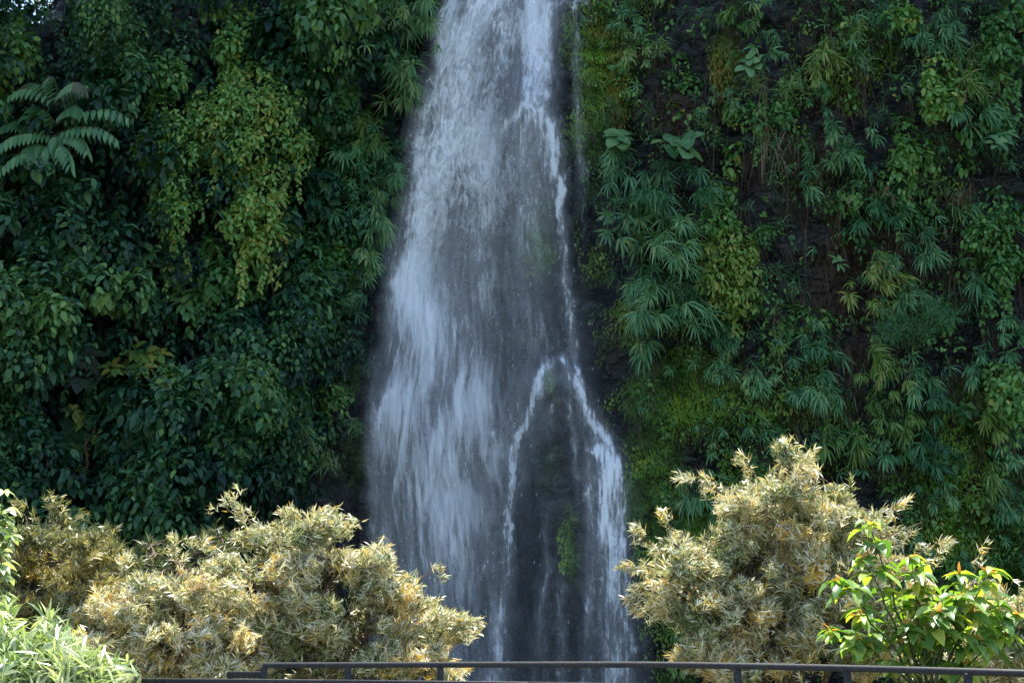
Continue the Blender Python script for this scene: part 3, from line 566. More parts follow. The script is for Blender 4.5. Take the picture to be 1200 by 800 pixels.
# ------------------------------------------------------------------ plants that read one by one on the cliff
S = D0 / F            # metres per photo pixel at the cliff
def plant(name, label, cat, px, py, off, group=None):
    o = on_cliff(px, py, off); e = empty(name, o); tag(e, label, cat, group); return e, o
def bamboo(px, py, rx, ry, nf, label, v0=.5, L=.48, off=.55, plume=0, dry=0):
    if 400 < px < 500 and py < 330: off, nf, v0, L = off + .6, nf + 5, v0 + .12, max(L, .42)
    e, c0 = plant('bamboo_clump', label, 'bamboo clump', px, py - ry * .6, .05, 'bamboo clumps drooping on the cliff')
    pls = []; lv, tb, pl = Leaves(), Tubes(), Leaves(); v0 = v0 + rng.normal(0, .15) - .08 * (px > 850); L = L * rng.uniform(.75, 1.1); wide = rng.uniform(.75, 1.2); hang = rng.uniform(1.1, 2.0)
    for k in range(nf):
        a = rng.uniform(0, 6.28); r = math.sqrt(rng.random())
        fx, fy = px + rx * r * math.cos(a), py + ry * r * math.sin(a)
        if fx > 380: fx = max(fx, px - rx) if px > 600 else min(fx, float(edges(fy)[0]) + 6)
        tip = on_cliff(fx, fy, off * rng.uniform(.5, 1.4)); root = c0 + np.array([rng.normal(0, rx * S * .3), .1, rng.normal(0, .1)])
        st = curve(root, tip, rng.uniform(.05, .3), 6, .01); st[:, 1] -= .15 * np.sin(np.linspace(0, math.pi, 6)); tb.add(st, np.linspace(.011, .004, 6), 4)
        ax = [(fx - px) / (rx + 1) * .5 + rng.normal(0, .3), -1, rng.uniform(-.45, .15)]
        fan(lv, tip, ax, rng.integers(12, 24), L * rng.uniform(.7, 1.3), .037 * wide, v0 + .1 + rng.normal(0, .06), hang, rng.uniform(.6, 1.1))
        for s_ in (.55, .78):
            if rng.random() < .7: fan(lv, st[int(s_ * 5)], [rng.normal(0, .7), -1, rng.uniform(-.6, .2)], rng.integers(5, 9), L * .8, .03, v0 - .1)
        if k < dry:
            n = 8; pl.add(tip + rng.normal(0, .05, (n, 3)) + [0, -.05, -.1], nrm(-UP + rng.normal(0, .2, (n, 3))), nrm(OUT + rng.normal(0, .5, (n, 3))), rng.uniform(.25, .5, n), .05, .2, rng.uniform(.3, .9, n), BLADE)
        if k < plume:
            p = tip + np.array([rng.normal(0, .25), -.05, .2]); n = 26; tt = rng.random(n) * .22
            p1 = Leaves(); pls.append(p1); p1.add(p + np.stack([0 * tt, 0 * tt, tt], 1), nrm(rng.normal(0, .4, (n, 3)) + UP * .8), nrm(OUT + rng.normal(0, .4, (n, 3))), .07, .016, .4, rng.uniform(.6, 1, n), TINY, 0)
    lv.build('foliage', m_bamboo, e, None) if False else None
    V_, Q_, A_ = lv.arrays(); build('foliage', V_ - c0, Q_, m_bamboo2 if (px > 850 and rng.random() < .5) or (px < 500 and rng.random() < .2) else m_bamboo, e, {'tint': A_})
    build('stem', np.concatenate(tb.V) - c0, np.concatenate(tb.Q), m_stem, e)
    for p1 in pls:
        V_, Q_, A_ = p1.arrays(); build('plume', V_ - c0, Q_, m_dry, e, {'tint': A_})
    if pl.a:
        V_, Q_, A_ = pl.arrays(); build('withered_leaves', V_ - c0, Q_, m_dry, e, {'tint': A_})
def vine(px, py, rx, ry, n, label, L=.15, v0=.5, off=.9, tails=3, mat=None, wr=.55):
    e, c0 = plant('climbing_vine', label, 'climbing vine', px, py - ry, .1, 'climbing vines on the cliff')
    lv, tb = Leaves(), Tubes()
    for k in range(n):
        a = rng.uniform(0, 6.28); r = math.sqrt(rng.random()); fx, fy = px + rx * r * math.cos(a), py + ry * r * math.sin(a)
        prof_ = math.sqrt(max(0, 1 - r * r)); c = on_cliff(fx, fy, .2 + off * (prof_ * .8 + .2) * rng.uniform(.8, 1.1)); q = rng.uniform(.18, .36)
        clump_ovate(lv, c, (q, q * .8, q * 1.15), int(55 * (q / .27) * (.15 / L)), L, v0 + rng.normal(0, .06), .17, wr=wr)
        if k % 3 == 0: tb.add(curve(c0 + rng.normal(0, .1, 3), c + [0, .1, 0], .1, 6, .02), np.linspace(.02, .006, 6), 4)
    for k in range(tails):
        c = on_cliff(px + rng.uniform(-.8, .8) * rx, py + ry * rng.uniform(.3, .9), off * .8); ln = rng.uniform(.5, 1.3); m2 = int(ln * 34); t_ = np.sort(rng.random(m2)) * ln
        sw = .06 * np.sin(t_ * 4 + k); p = c + np.stack([sw, rng.normal(0, .02, m2), -t_], 1); tb.add(np.stack([c[0] + .06 * np.sin(np.linspace(0, ln, 8) * 4 + k), np.full(8, c[1]), c[2] - np.linspace(0, ln, 8)], 1), .005, 4)
        d = nrm(np.stack([rng.choice([-1, 1], m2) * .8, rng.normal(-.3, .3, m2), -.8 + 0 * t_], 1)); l = L * rng.uniform(.6, 1, m2)
        lv.add(p, d, nrm(OUT + UP * .6 + rng.normal(0, .3, p.shape)), l, l * wr * 1.1, .5, np.clip(v0 + .1 + rng.normal(0, .15, m2), 0, 1), OVATE)
    V_, Q_, A_ = lv.arrays(); build('foliage', V_ - c0, Q_, mat or m_vine, e, {'tint': A_})
    build('stem', np.concatenate(tb.V) - c0, np.concatenate(tb.Q), m_stem, e)
def broad(px, py, rx, ry, nr_, label, L=.34, v0=.5, mat=None, wr=.6, per=7, prof=OVATE, off=.7, name='broadleaf_plant', cat='broadleaf plant', lean=.35, grp='broadleaf plants on the cliff'):
    e, c0 = plant(name, label, cat, px, py + ry, .05, grp); lv, tb = Leaves(), Tubes()
    for k in range(nr_):
        a = rng.uniform(0, 6.28); r = math.sqrt(rng.random()); c = on_cliff(px + rx * r * math.cos(a), py + ry * r * math.sin(a), off * rng.uniform(.7, 1.3))
        tb.add(curve(c0 + rng.normal(0, .06, 3), c, .08, 6, .015), np.linspace(.018, .008, 6), 5)
        n = per; th = np.arange(n) * 2.399 + k; ax = nrm(np.array([rng.normal(0, .3), -.75, .55]))
        A = nrm(np.cross(ax, UP)); B = np.cross(A, ax); rad = A * np.cos(th)[:, None] + B * np.sin(th)[:, None]
        d = nrm(rad + ax * lean * rng.uniform(.3, 1.4, (n, 1)) - UP * .2); l = L * rng.uniform(.65, 1.1, n)
        lv.add(c + rad * .03 + rng.normal(0, .02, (n, 3)), d, nrm(ax + UP * .3 + rng.normal(0, .15, (n, 3))), l, l * wr, rng.uniform(.5, 1.2, n), np.clip(v0 + rng.normal(0, .2, n), 0, 1), prof, .18)
    V_, Q_, A_ = lv.arrays(); build('foliage', V_ - c0, Q_, mat or m_big, e, {'tint': A_})
    build('stem', np.concatenate(tb.V) - c0, np.concatenate(tb.Q), m_stem, e)
def tuft(px, py, r, label, v0=.6, mat=None, L=.5, n=30):
    e, c0 = plant('grass_tuft', label, 'grass tuft', px, py, .1, 'long grass tufts on the cliff'); lv = Leaves()
    for k in range(3): grass(lv, c0 + rng.normal(0, r * S * .3, 3) + OUT * .1, n, L, .022, v0, .5)
    V_, Q_, A_ = lv.arrays(); build('blades', V_ - c0, Q_, mat or m_bamboo, e, {'tint': A_})

# --- left wall
vine(300, 150, 72, 66, 64, 'largest bright yellow-green vine mound on the left wall, halfway between left edge and waterfall', L=.11, v0=.78, off=1.8, tails=8)  # leaf tint of this mound and its tail raised to look strongly lit
vine(302, 250, 40, 50, 26, 'pale vine tail tapering to a point under the largest vine mound', L=.12, v0=.82, off=1.8, tails=7)
vine(205, 165, 44, 40, 24, 'small-leaved vine mound just left of the largest bright mound', L=.10, v0=.6, off=1.5, tails=6)
vine(205, 235, 20, 45, 12, 'narrow hanging vine column left of the pale vine tail', L=.11, v0=.68, off=1.5, tails=6)
vine(270, 30, 28, 38, 14, 'light green vine hanging from the top edge, left of centre of the left wall', L=.15, v0=.6, off=1.0, tails=4)
vine(350, 40, 50, 35, 22, 'broad leafy vine bank at the top edge between the hanging vine and the waterfall', L=.16, v0=.42, off=.9, tails=3)
vine(130, 50, 40, 45, 18, 'dark vine mound at the top edge right of the sky gap', L=.14, v0=.22, off=.8, tails=4)
vine(190, 90, 22, 26, 8, 'small dim vine bunch above the small-leaved mound', L=.15, v0=.35, off=.9, tails=2)
vine(375, 130, 40, 40, 18, 'dim vine shoulder right of the largest bright mound', L=.13, v0=.4, off=.9, tails=2)
vine(12, 60, 24, 46, 14, 'light green leafy vine at the left edge, high above the ferny tree', L=.17, v0=.6, off=1.4, tails=2)
vine(255, 320, 60, 30, 18, 'vine bank directly below the pale tapering tail', L=.17, v0=.35, off=.8, tails=3)
vine(380, 300, 40, 40, 16, 'dim vine bank between the tapering tail and the waterfall', L=.16, v0=.32, off=.7, tails=2)
vine(405, 190, 34, 40, 14, 'dark vine bank nearest the waterfall at its upper left', L=.12, v0=.28, off=.6, tails=2)
vine(330, 440, 50, 40, 16, 'dark vine bank in the lower half of the left wall, right of the glossy-leaved bushes', L=.15, v0=.28, off=.8, tails=4)
broad(75, 430, 52, 20, 13, 'low spreading bush of greyish purple-green broad leaves on the lower left wall', L=.33, mat=m_grey, v0=.5, wr=.75, per=8)
broad(165, 432, 42, 22, 12, 'fresh green broad-leaved bush just right of the greyish bush', L=.27, v0=.9, mat=m_vine, wr=.5)
broad(200, 300, 40, 26, 9, 'glossy broad-leaved bush below the narrow hanging vine column', L=.28, v0=.6, wr=.45)
broad(195, 362, 30, 22, 7, 'bright leaf cluster in the middle of the left wall, above the fresh green bush', L=.3, v0=.95, wr=.45)
broad(240, 340, 22, 26, 6, 'drooping leaf sprays right of the middle leaf cluster', L=.28, v0=.9, wr=.42)
broad(100, 318, 46, 30, 11, 'dim broad-leaved bush above the greyish bush', L=.27, v0=.45, wr=.5)
broad(55, 385, 34, 14, 6, 'dark leafy shelf close to the left edge, just above the greyish bush', L=.26, v0=.3, wr=.5)
broad(8, 355, 18, 14, 3, 'pair of large leaf rosettes cut by the left edge, beside the dark leafy shelf', L=.4, v0=.8, wr=.6, mat=m_big)
broad(365, 320, 20, 16, 4, 'star-like leaf cluster at middle height, midway between tapering tail and waterfall', L=.27, v0=.85, wr=.45)
broad(100, 495, 22, 36, 6, 'upright sprig of fresh pointed leaves low on the left wall above the brown twig', L=.24, v0=.85, mat=m_vine, wr=.5)
broad(150, 520, 26, 12, 3, 'three heart-leaved rosettes low on the left wall', L=.4, v0=.7, wr=.85, prof=HEART, per=4)
broad(58, 510, 34, 22, 5, 'dark round-leaved plant low on the left wall near the left edge', L=.36, v0=.25, wr=.8, prof=HEART, per=5)
broad(60, 562, 30, 14, 4, 'grey-green round-leaved plant just above the olive bush at the lower left', L=.3, v0=.4, wr=.7, prof=HEART, mat=m_grey, per=5)
broad(250, 500, 30, 30, 8, 'dark pointed-leaf bush in the lower middle of the left wall', L=.24, v0=.4, wr=.45)
broad(310, 478, 18, 22, 4, 'small hanging leaf cluster above the dried bamboo', L=.26, v0=.55, wr=.45)
broad(250, 415, 30, 20, 6, 'leafy sprays right of the fresh green bush', L=.25, v0=.6, wr=.45)
broad(300, 395, 26, 22, 6, 'dim leaf sprays in the middle of the lower left wall', L=.22, v0=.5, wr=.45)
bamboo(200, 560, 42, 26, 9, 'dark bamboo clump at the foot of the left wall above the pale bushes', v0=.42, off=.6)
bamboo(262, 535, 24, 22, 6, 'dark bamboo clump between the foot clump and the dried bamboo', v0=.35, off=.6)
bamboo(335, 505, 34, 22, 6, 'bamboo clump with withered brown leaves hanging below it', v0=.65, dry=4, off=.7, L=.5)
bamboo(486, 20, 28, 26, 10, 'bamboo at the upper left lip of the waterfall', v0=.62, off=.35)
bamboo(470, 100, 26, 32, 12, 'bamboo clump hugging the upper left side of the waterfall', v0=.62, off=.4)
bamboo(430, 160, 24, 24, 7, 'bamboo clump a step left of the upper waterfall edge', v0=.5, off=.5)
bamboo(450, 210, 20, 34, 10, 'hanging bamboo beside the waterfall at mid height', v0=.58, off=.35, L=.36)
bamboo(436, 268, 20, 24, 7, 'lowest of the bamboo hanging along the left side of the waterfall', v0=.5, off=.35, L=.36)
bamboo(426, 312, 16, 20, 6, 'little pointed-leaf bamboo where the left wall turns to wet rock', v0=.45, off=.3, L=.34)
tuft(382, 545, 12, 'lone yellow-green tuft on the wet rock left of the waterfall', .9)
tuft(420, 500, 10, 'small tuft on bare wet rock touching the left mist', .8, L=.35)
vine(395, 470, 16, 18, 5, 'small ragged vine patch on the wet rock left of the waterfall', L=.1, v0=.5, off=.3, tails=1)
# tree with feather leaves, upper left
e, c0 = plant('feather_leaved_tree', 'dark tree with an umbrella of long feather-like fronds at the upper left', 'tree', 66, 330, 1.2)
hub = on_cliff(64, 158, 1.9); lv, lt, tb, rc = Leaves(), Leaves(), Tubes(), Tubes()
tb.add(curve(c0, hub, 0, 10, .015), np.linspace(.03, .012, 10), 6)
FR = [(-6, 150, 0), (10, 108, 3), (24, 100, 8), (60, 88, 8), (100, 98, 8), (116, 104, 8), (150, 132, 3), (138, 158, 1), (104, 172, 0), (84, 190, -1), (44, 190, 0), (20, 180, 0), (-8, 172, 0), (30, 128, 0), (98, 128, 0), (70, 178, 0), (0, 195, 0)]
for k, (fx, fy, rd) in enumerate(FR):
    st = hub + np.array([0, rng.uniform(-.1, .1), (158 - fy) * S * .6 + rng.uniform(-.12, .12)]); e2 = at(fx, fy, hub[1] - rng.uniform(-.3, .7))
    P = curve(st, e2, .16, 14); P[-4:, 2] -= np.array([.01, .03, .06, .1]); rc.add(P, np.linspace(.012, .004, 14), 4)
    n = rng.integers(18, 26); tt = np.linspace(.12, 1, n); q = np.stack([np.interp(tt, np.linspace(0, 1, 14), P[:, i]) for i in range(3)], 1); T = nrm(np.gradient(q, axis=0)); sd2 = nrm(np.cross(T, UP)) * np.where(np.arange(n) % 2, 1, -1)[:, None]
    l = .34 * np.interp(tt, [0, .4, .8, 1], [.6, 1, .95, .6]); tgt = lt if rd >= 8 else lv
    hi = tt > (.72 if rd >= 8 else 2)
    dd = sd2 * .6 + T * .35 - UP * .75 + OUT * .15
    for tg_, mk in ((lv, ~hi), (lt, hi)):
        if mk.any(): tg_.add(q[mk], dd[mk], nrm(UP + OUT * .7 + rng.normal(0, .1, (mk.sum(), 3))), l[mk], l[mk] * .3, .8, rng.uniform(.1, .9, mk.sum()), OVATE)
V_, Q_, A_ = lv.arrays(); build('fronds', V_ - c0, Q_, m_fern, e, {'tint': A_})
V_, Q_, A_ = lt.arrays(); tag(build('fronds', V_ - c0, Q_, leafmat('reddish_leaf', [(0, (.07, .10, .05)), (.6, (.09, .09, .05)), (1, (.14, .08, .06))]), e, {'tint': A_}), 'young reddish frond tips')
build('trunk', np.concatenate(tb.V) - c0, np.concatenate(tb.Q), m_stem, e); build('frond_stalks', np.concatenate(rc.V) - c0, np.concatenate(rc.Q), m_stem, e)
# brown twisting twig, lower left
tb = Tubes(); pts = on_cliff(np.array([112, 100, 103, 92, 88, 76, 60.]), np.array([500, 520, 545, 560, 580, 598, 605.]), 1.3); tb.add(pts, np.linspace(.02, .028, 7), 6)
tb.add(on_cliff(np.array([103, 90, 84.]), np.array([545, 552, 545.]), 1.3), .012, 5)
tag(tb.build('bare_twig', m_redstem, None, pts[0]), 'bare brown curving twig low on the left wall near the olive bush', 'twig')
tb = Tubes(); pts = on_cliff(np.array([316, 317, 319, 323, 322.]), np.array([300, 320, 335, 355, 368.]), 1.0); tb.add(pts, .008, 5)
tag(tb.build('bare_twig', m_redstem, None, pts[0]), 'thin bare twig hanging straight down below the pale tapering vine tail', 'twig')

# --- right wall
bamboo(735, 195, 32, 26, 11, 'bamboo at the upper left corner of the big clump right of the waterfall', v0=.6, off=.8)
bamboo(790, 215, 44, 22, 14, 'bluish bamboo forming the arched top of the big clump right of the waterfall', v0=.68, off=1.0)
bamboo(735, 260, 28, 34, 13, 'left flank of the big bamboo clump nearest the waterfall', v0=.58, off=.9)
bamboo(785, 285, 40, 32, 18, 'thick middle of the big bamboo clump right of the waterfall', v0=.62, off=1.1)
bamboo(770, 345, 42, 34, 18, 'full lower part of the big bamboo clump right of the waterfall', v0=.6, off=1.0)
bamboo(815, 360, 26, 30, 8, 'right skirt of the big bamboo clump under the yellow-green shrub', v0=.48, off=.7)
bamboo(750, 400, 26, 22, 7, 'lowest dangling tips of the big bamboo clump above the moss bed', v0=.5, off=.6)
broad(735, 160, 14, 10, 2, 'elephant-ear plant nearest the waterfall, on top of the big bamboo clump', L=.38, v0=.7, wr=.85, per=5, prof=HEART, mat=m_big)
broad(797, 162, 20, 16, 3, 'round-leaved elephant-ear plant on dark rock above the arched bamboo', L=.37, v0=.75, wr=.95, per=4, prof=HEART, mat=m_big)
vine(855, 320, 32, 44, 24, 'yellow-green small-leaved shrub right of the big bamboo clump', L=.14, v0=.7, off=.6, tails=2, mat=m_ylw, wr=.42)
vine(842, 258, 20, 28, 7, 'thin string of yellowish leaves above the yellow-green shrub', L=.12, v0=.5, off=.35, tails=3, mat=m_vine)
vine(1096, 106, 24, 26, 14, 'compact round bush of glossy leaves on the upper right wall', L=.15, v0=.7, off=.6, tails=0)
vine(1060, 175, 20, 24, 6, 'thin leafy vine below the compact round bush', L=.14, v0=.45, off=.4, tails=3)
vine(1180, 60, 24, 50, 12, 'dark vine at the upper right edge of the photo', L=.15, v0=.3, off=.6, tails=4)
vine(1165, 290, 24, 60, 14, 'thin leafy vine curtain near the right edge at middle height', L=.13, v0=.4, off=.5, tails=5)
vine(1185, 470, 20, 34, 9, 'light green leafy vine touching the right edge, lower half', L=.14, v0=.6, off=.6, tails=2)
bamboo(872, 28, 30, 22, 8, 'bamboo at the top edge above the golden moss pad', v0=.55, off=.45, L=.36)
bamboo(738, 22, 24, 20, 6, 'bamboo at the top edge above the moss column by the waterfall', v0=.62, off=.4, L=.34)
bamboo(745, 60, 20, 18, 5, 'pale bamboo tuft halfway along the moss column by the waterfall', v0=.7, off=.4, L=.34)
tuft(772, 62, 12, 'bright narrow grass right of the moss column', .95, L=.4)
bamboo(898, 60, 20, 22, 6, 'bamboo clump on the bluish rock right of the golden moss pad', v0=.68, off=.5, L=.38)
bamboo(845, 122, 20, 10, 5, 'bamboo fringe at the foot of the golden moss pad', v0=.6, off=.35, L=.34)
broad(885, 72, 16, 10, 3, 'small round-leaved plant on bluish rock beside the golden moss pad', L=.25, v0=.9, wr=.75, per=4, prof=HEART)
bamboo(962, 78, 24, 20, 8, 'grassy bamboo clump on the upper right wall between two rock faces', v0=.62, off=.45, L=.36)
bamboo(1035, 22, 28, 18, 7, 'bamboo at the top edge left of the pale bare rock', v0=.6, off=.4, L=.36)
tuft(1000, 45, 14, 'yellowish grass tuft below the top edge of the right wall', .9, L=.4)
vine(1052, 28, 16, 14, 5, 'small bright leaf patch beside the pale bare rock at the top edge', L=.14, v0=.65, off=.4, tails=0)
bamboo(1110, 40, 34, 22, 9, 'long-bladed bamboo at the top right of the cliff', v0=.58, off=.5)
bamboo(1150, 90, 34, 24, 9, 'long-bladed bamboo right of the compact round bush', v0=.5, off=.5)
bamboo(1075, 55, 20, 14, 4, 'small bamboo fan above the compact round bush', v0=.62, off=.4, L=.36)
tuft(1120, 78, 14, 'tall bright grass blades sprouting beside the compact round bush', .85, L=.6)
bamboo(1140, 135, 36, 16, 9, 'spreading fern-like bamboo below the long-bladed bamboo near the right edge', v0=.66, off=.6, plume=1)
broad(1165, 160, 22, 12, 3, 'drooping broad-leaved plant under the fern-like bamboo', L=.3, v0=.7, wr=.5)
bamboo(972, 160, 16, 16, 5, 'small bamboo fan midway down the upper right wall', v0=.6, off=.4, L=.34)
bamboo(985, 190, 26, 16, 7, 'spreading bamboo below the small fan on the right wall', v0=.66, off=.45, L=.38)
bamboo(940, 215, 20, 10, 5, 'flat bamboo tuft above the bare brown soil', v0=.62, off=.4, L=.34)
bamboo(1020, 160, 8, 12, 2, 'single pale bamboo fan right of the small fan', v0=.7, off=.4, L=.36)
vine(1058, 205, 16, 22, 5, 'string of oval leaves above the plumed bamboo', L=.15, v0=.55, off=.4, tails=2)
tuft(880, 100, 14, 'bright arching grass on bluish rock under the bamboo clump', .95, L=.45)
tuft(925, 108, 14, 'arching grass with pale plume right of the hanging dry grass', .9, L=.42)
vine(900, 140, 22, 14, 5, 'small leafy patch over the hanging dry grass', L=.12, v0=.45, off=.35, tails=2)
e, c0 = plant('dry_grass_bundle', 'long withered straw-coloured grass hanging below the bluish rock', 'dry grass', 905, 130, .25); lv = Leaves()
for k in range(7): grass(lv, c0 + np.array([rng.normal(0, .28), -.1, rng.normal(-.15, .4)]), 9, .9, .016, .7, -1.2)
V_, Q_, A_ = lv.arrays(); build('blades', V_ - c0, Q_, m_dry, e, {'tint': A_})
bamboo(1040, 250, 42, 16, 9, 'bamboo with brownish seed plumes in the middle of the right wall', v0=.52, off=.5, plume=5)
tuft(1125, 255, 20, 'long yellow-green grass right of the plumed bamboo', .85, L=.6)
tuft(1170, 262, 16, 'arching grass near the right edge, right of the plumed bamboo', .7, L=.6)
tuft(1120, 235, 10, 'pale plumed grass stalks above the long yellow-green grass', .9, m_dry, .35)
bamboo(1070, 298, 30, 16, 8, 'bamboo clump with hanging blades below the plumes', v0=.62, off=.6, plume=2)
bamboo(1037, 325, 22, 18, 8, 'pale bamboo rosettes left of the feathery dark shrub', v0=.72, off=.6)
bamboo(1065, 345, 16, 12, 4, 'bamboo fan right of the pale rosettes', v0=.6, off=.5)
bamboo(1030, 362, 16, 14, 4, 'bamboo fan hanging under the pale rosettes', v0=.6, off=.5)
bamboo(998, 345, 7, 8, 1, 'lone bamboo fan on the bare brown soil', v0=.75, off=.35, L=.3)
broad(980, 312, 10, 6, 1, 'single drooping leaf cluster at the top of the brown soil', L=.25, v0=.8, wr=.4)
bamboo(1140, 340, 16, 14, 3, 'solitary drooping bamboo fan right of the feathery dark shrub', v0=.7, off=.5)
# fine-needled dark shrub
e, c0 = plant('feathery_shrub', 'dark feathery fine-leaved shrub in the middle of the right wall', 'shrub', 1075, 410, .05); lv, tb = Leaves(), Tubes()
for k in range(60):
    a = rng.uniform(0, 6.28); r = math.sqrt(rng.random()); c = on_cliff(1082 + 50 * r * math.cos(a) - 6, 378 - 10 * math.cos(a) + 22 * r * math.sin(a), .7 * rng.uniform(.5, 1.2)); n = 46
    tb.add(curve(c0, c, .1, 5, .02), np.linspace(.015, .004, 5), 4)
    lv.add(c + rng.normal(0, .09, (n, 3)), nrm(rdir(n) + UP * .3), rdir(n), rng.uniform(.06, .12, n), .009, .5, rng.uniform(.2, .6, n), TINY, 0)
V_, Q_, A_ = lv.arrays(); build('foliage', V_ - c0, Q_, m_bamboo, e, {'tint': A_}); build('stem', np.concatenate(tb.V) - c0, np.concatenate(tb.Q), m_stem, e)
BB = [(1020, 415, 16, 12, 4, .7, 'bamboo fan low on the right wall, topmost of the descending row of fans'), (1018, 435, 14, 12, 4, .66, 'second fan of the descending bamboo row on the right wall'),
 (1045, 445, 20, 14, 6, .7, 'third cluster of the descending bamboo row, left of the dark hollow'), (1078, 452, 20, 12, 5, .66, 'fourth cluster of the descending bamboo row, at its widest'),
 (1095, 478, 18, 14, 5, .55, 'last and rightmost cluster of the descending bamboo row'), (1020, 475, 12, 12, 3, .6, 'small bamboo fan just below the third cluster of the row'),
 (1040, 495, 16, 10, 4, .62, 'bamboo fan low on the right wall, directly below the row of fans'), (1065, 502, 20, 14, 5, .6, 'bamboo tuft right of the lowest fans beneath the row'),
 (1045, 525, 24, 12, 7, .62, 'wide bamboo clump behind the top of the right pale bush'), (1090, 535, 24, 16, 6, .5, 'dim bamboo clump right of the wide clump behind the pale bush'),
 (958, 425, 34, 18, 9, .5, 'yellowish bamboo clump above the bluish cascade fan'), (968, 460, 24, 14, 7, .72, 'bluish bamboo fan cascading below the yellowish clump'),
 (935, 468, 14, 8, 3, .6, 'bamboo tuft left of the bluish cascade fan'), (850, 432, 18, 14, 5, .66, 'arched bamboo fan left of a flat fan, right of the moss bed'), (884, 445, 18, 8, 4, .66, 'flat bamboo fan right of the arched fan by the moss bed'),
 (840, 395, 20, 16, 6, .64, 'bamboo rosettes directly below the yellow-green shrub'), (912, 400, 8, 10, 2, .7, 'small drooping bamboo fan right of the shrub rosettes'),
 (1000, 520, 16, 14, 4, .55, 'bamboo fan just above the right pale bush, left of the wide clump'), (970, 520, 16, 12, 4, .5, 'dim bamboo peeking over the top of the right pale bush'),
 (1160, 495, 22, 14, 5, .6, 'bamboo clump near the right edge at lower middle height'), (1182, 520, 18, 26, 7, .8, 'bright bamboo clump on the right edge of the photo'),
 (1105, 585, 14, 10, 3, .7, 'spiky bamboo fan above the orange-tipped sapling'), (1180, 590, 20, 18, 6, .62, 'bamboo tuft at the right edge above the sapling'),
 (1160, 555, 14, 14, 3, .6, 'lower bamboo fan inside the dark right-edge hollow'), (820, 580, 22, 12, 6, .5, 'dim bamboo behind the upper left of the right pale bush'), (850, 600, 14, 12, 3, .5, 'dim bamboo behind the middle of the right pale bush'),
 (1185, 400, 20, 30, 7, .5, 'leaning bamboo stems on the right edge above the bright clump'), (1150, 430, 16, 20, 5, .5, 'bamboo patch beside the dark wet hollow near the right edge')]
for (a, b_, c_, d_2, n, v, lab) in BB: bamboo(a, b_, c_, d_2, n, lab, v0=v - .05, L=.38 if c_ > 10 else .32, off=.45)
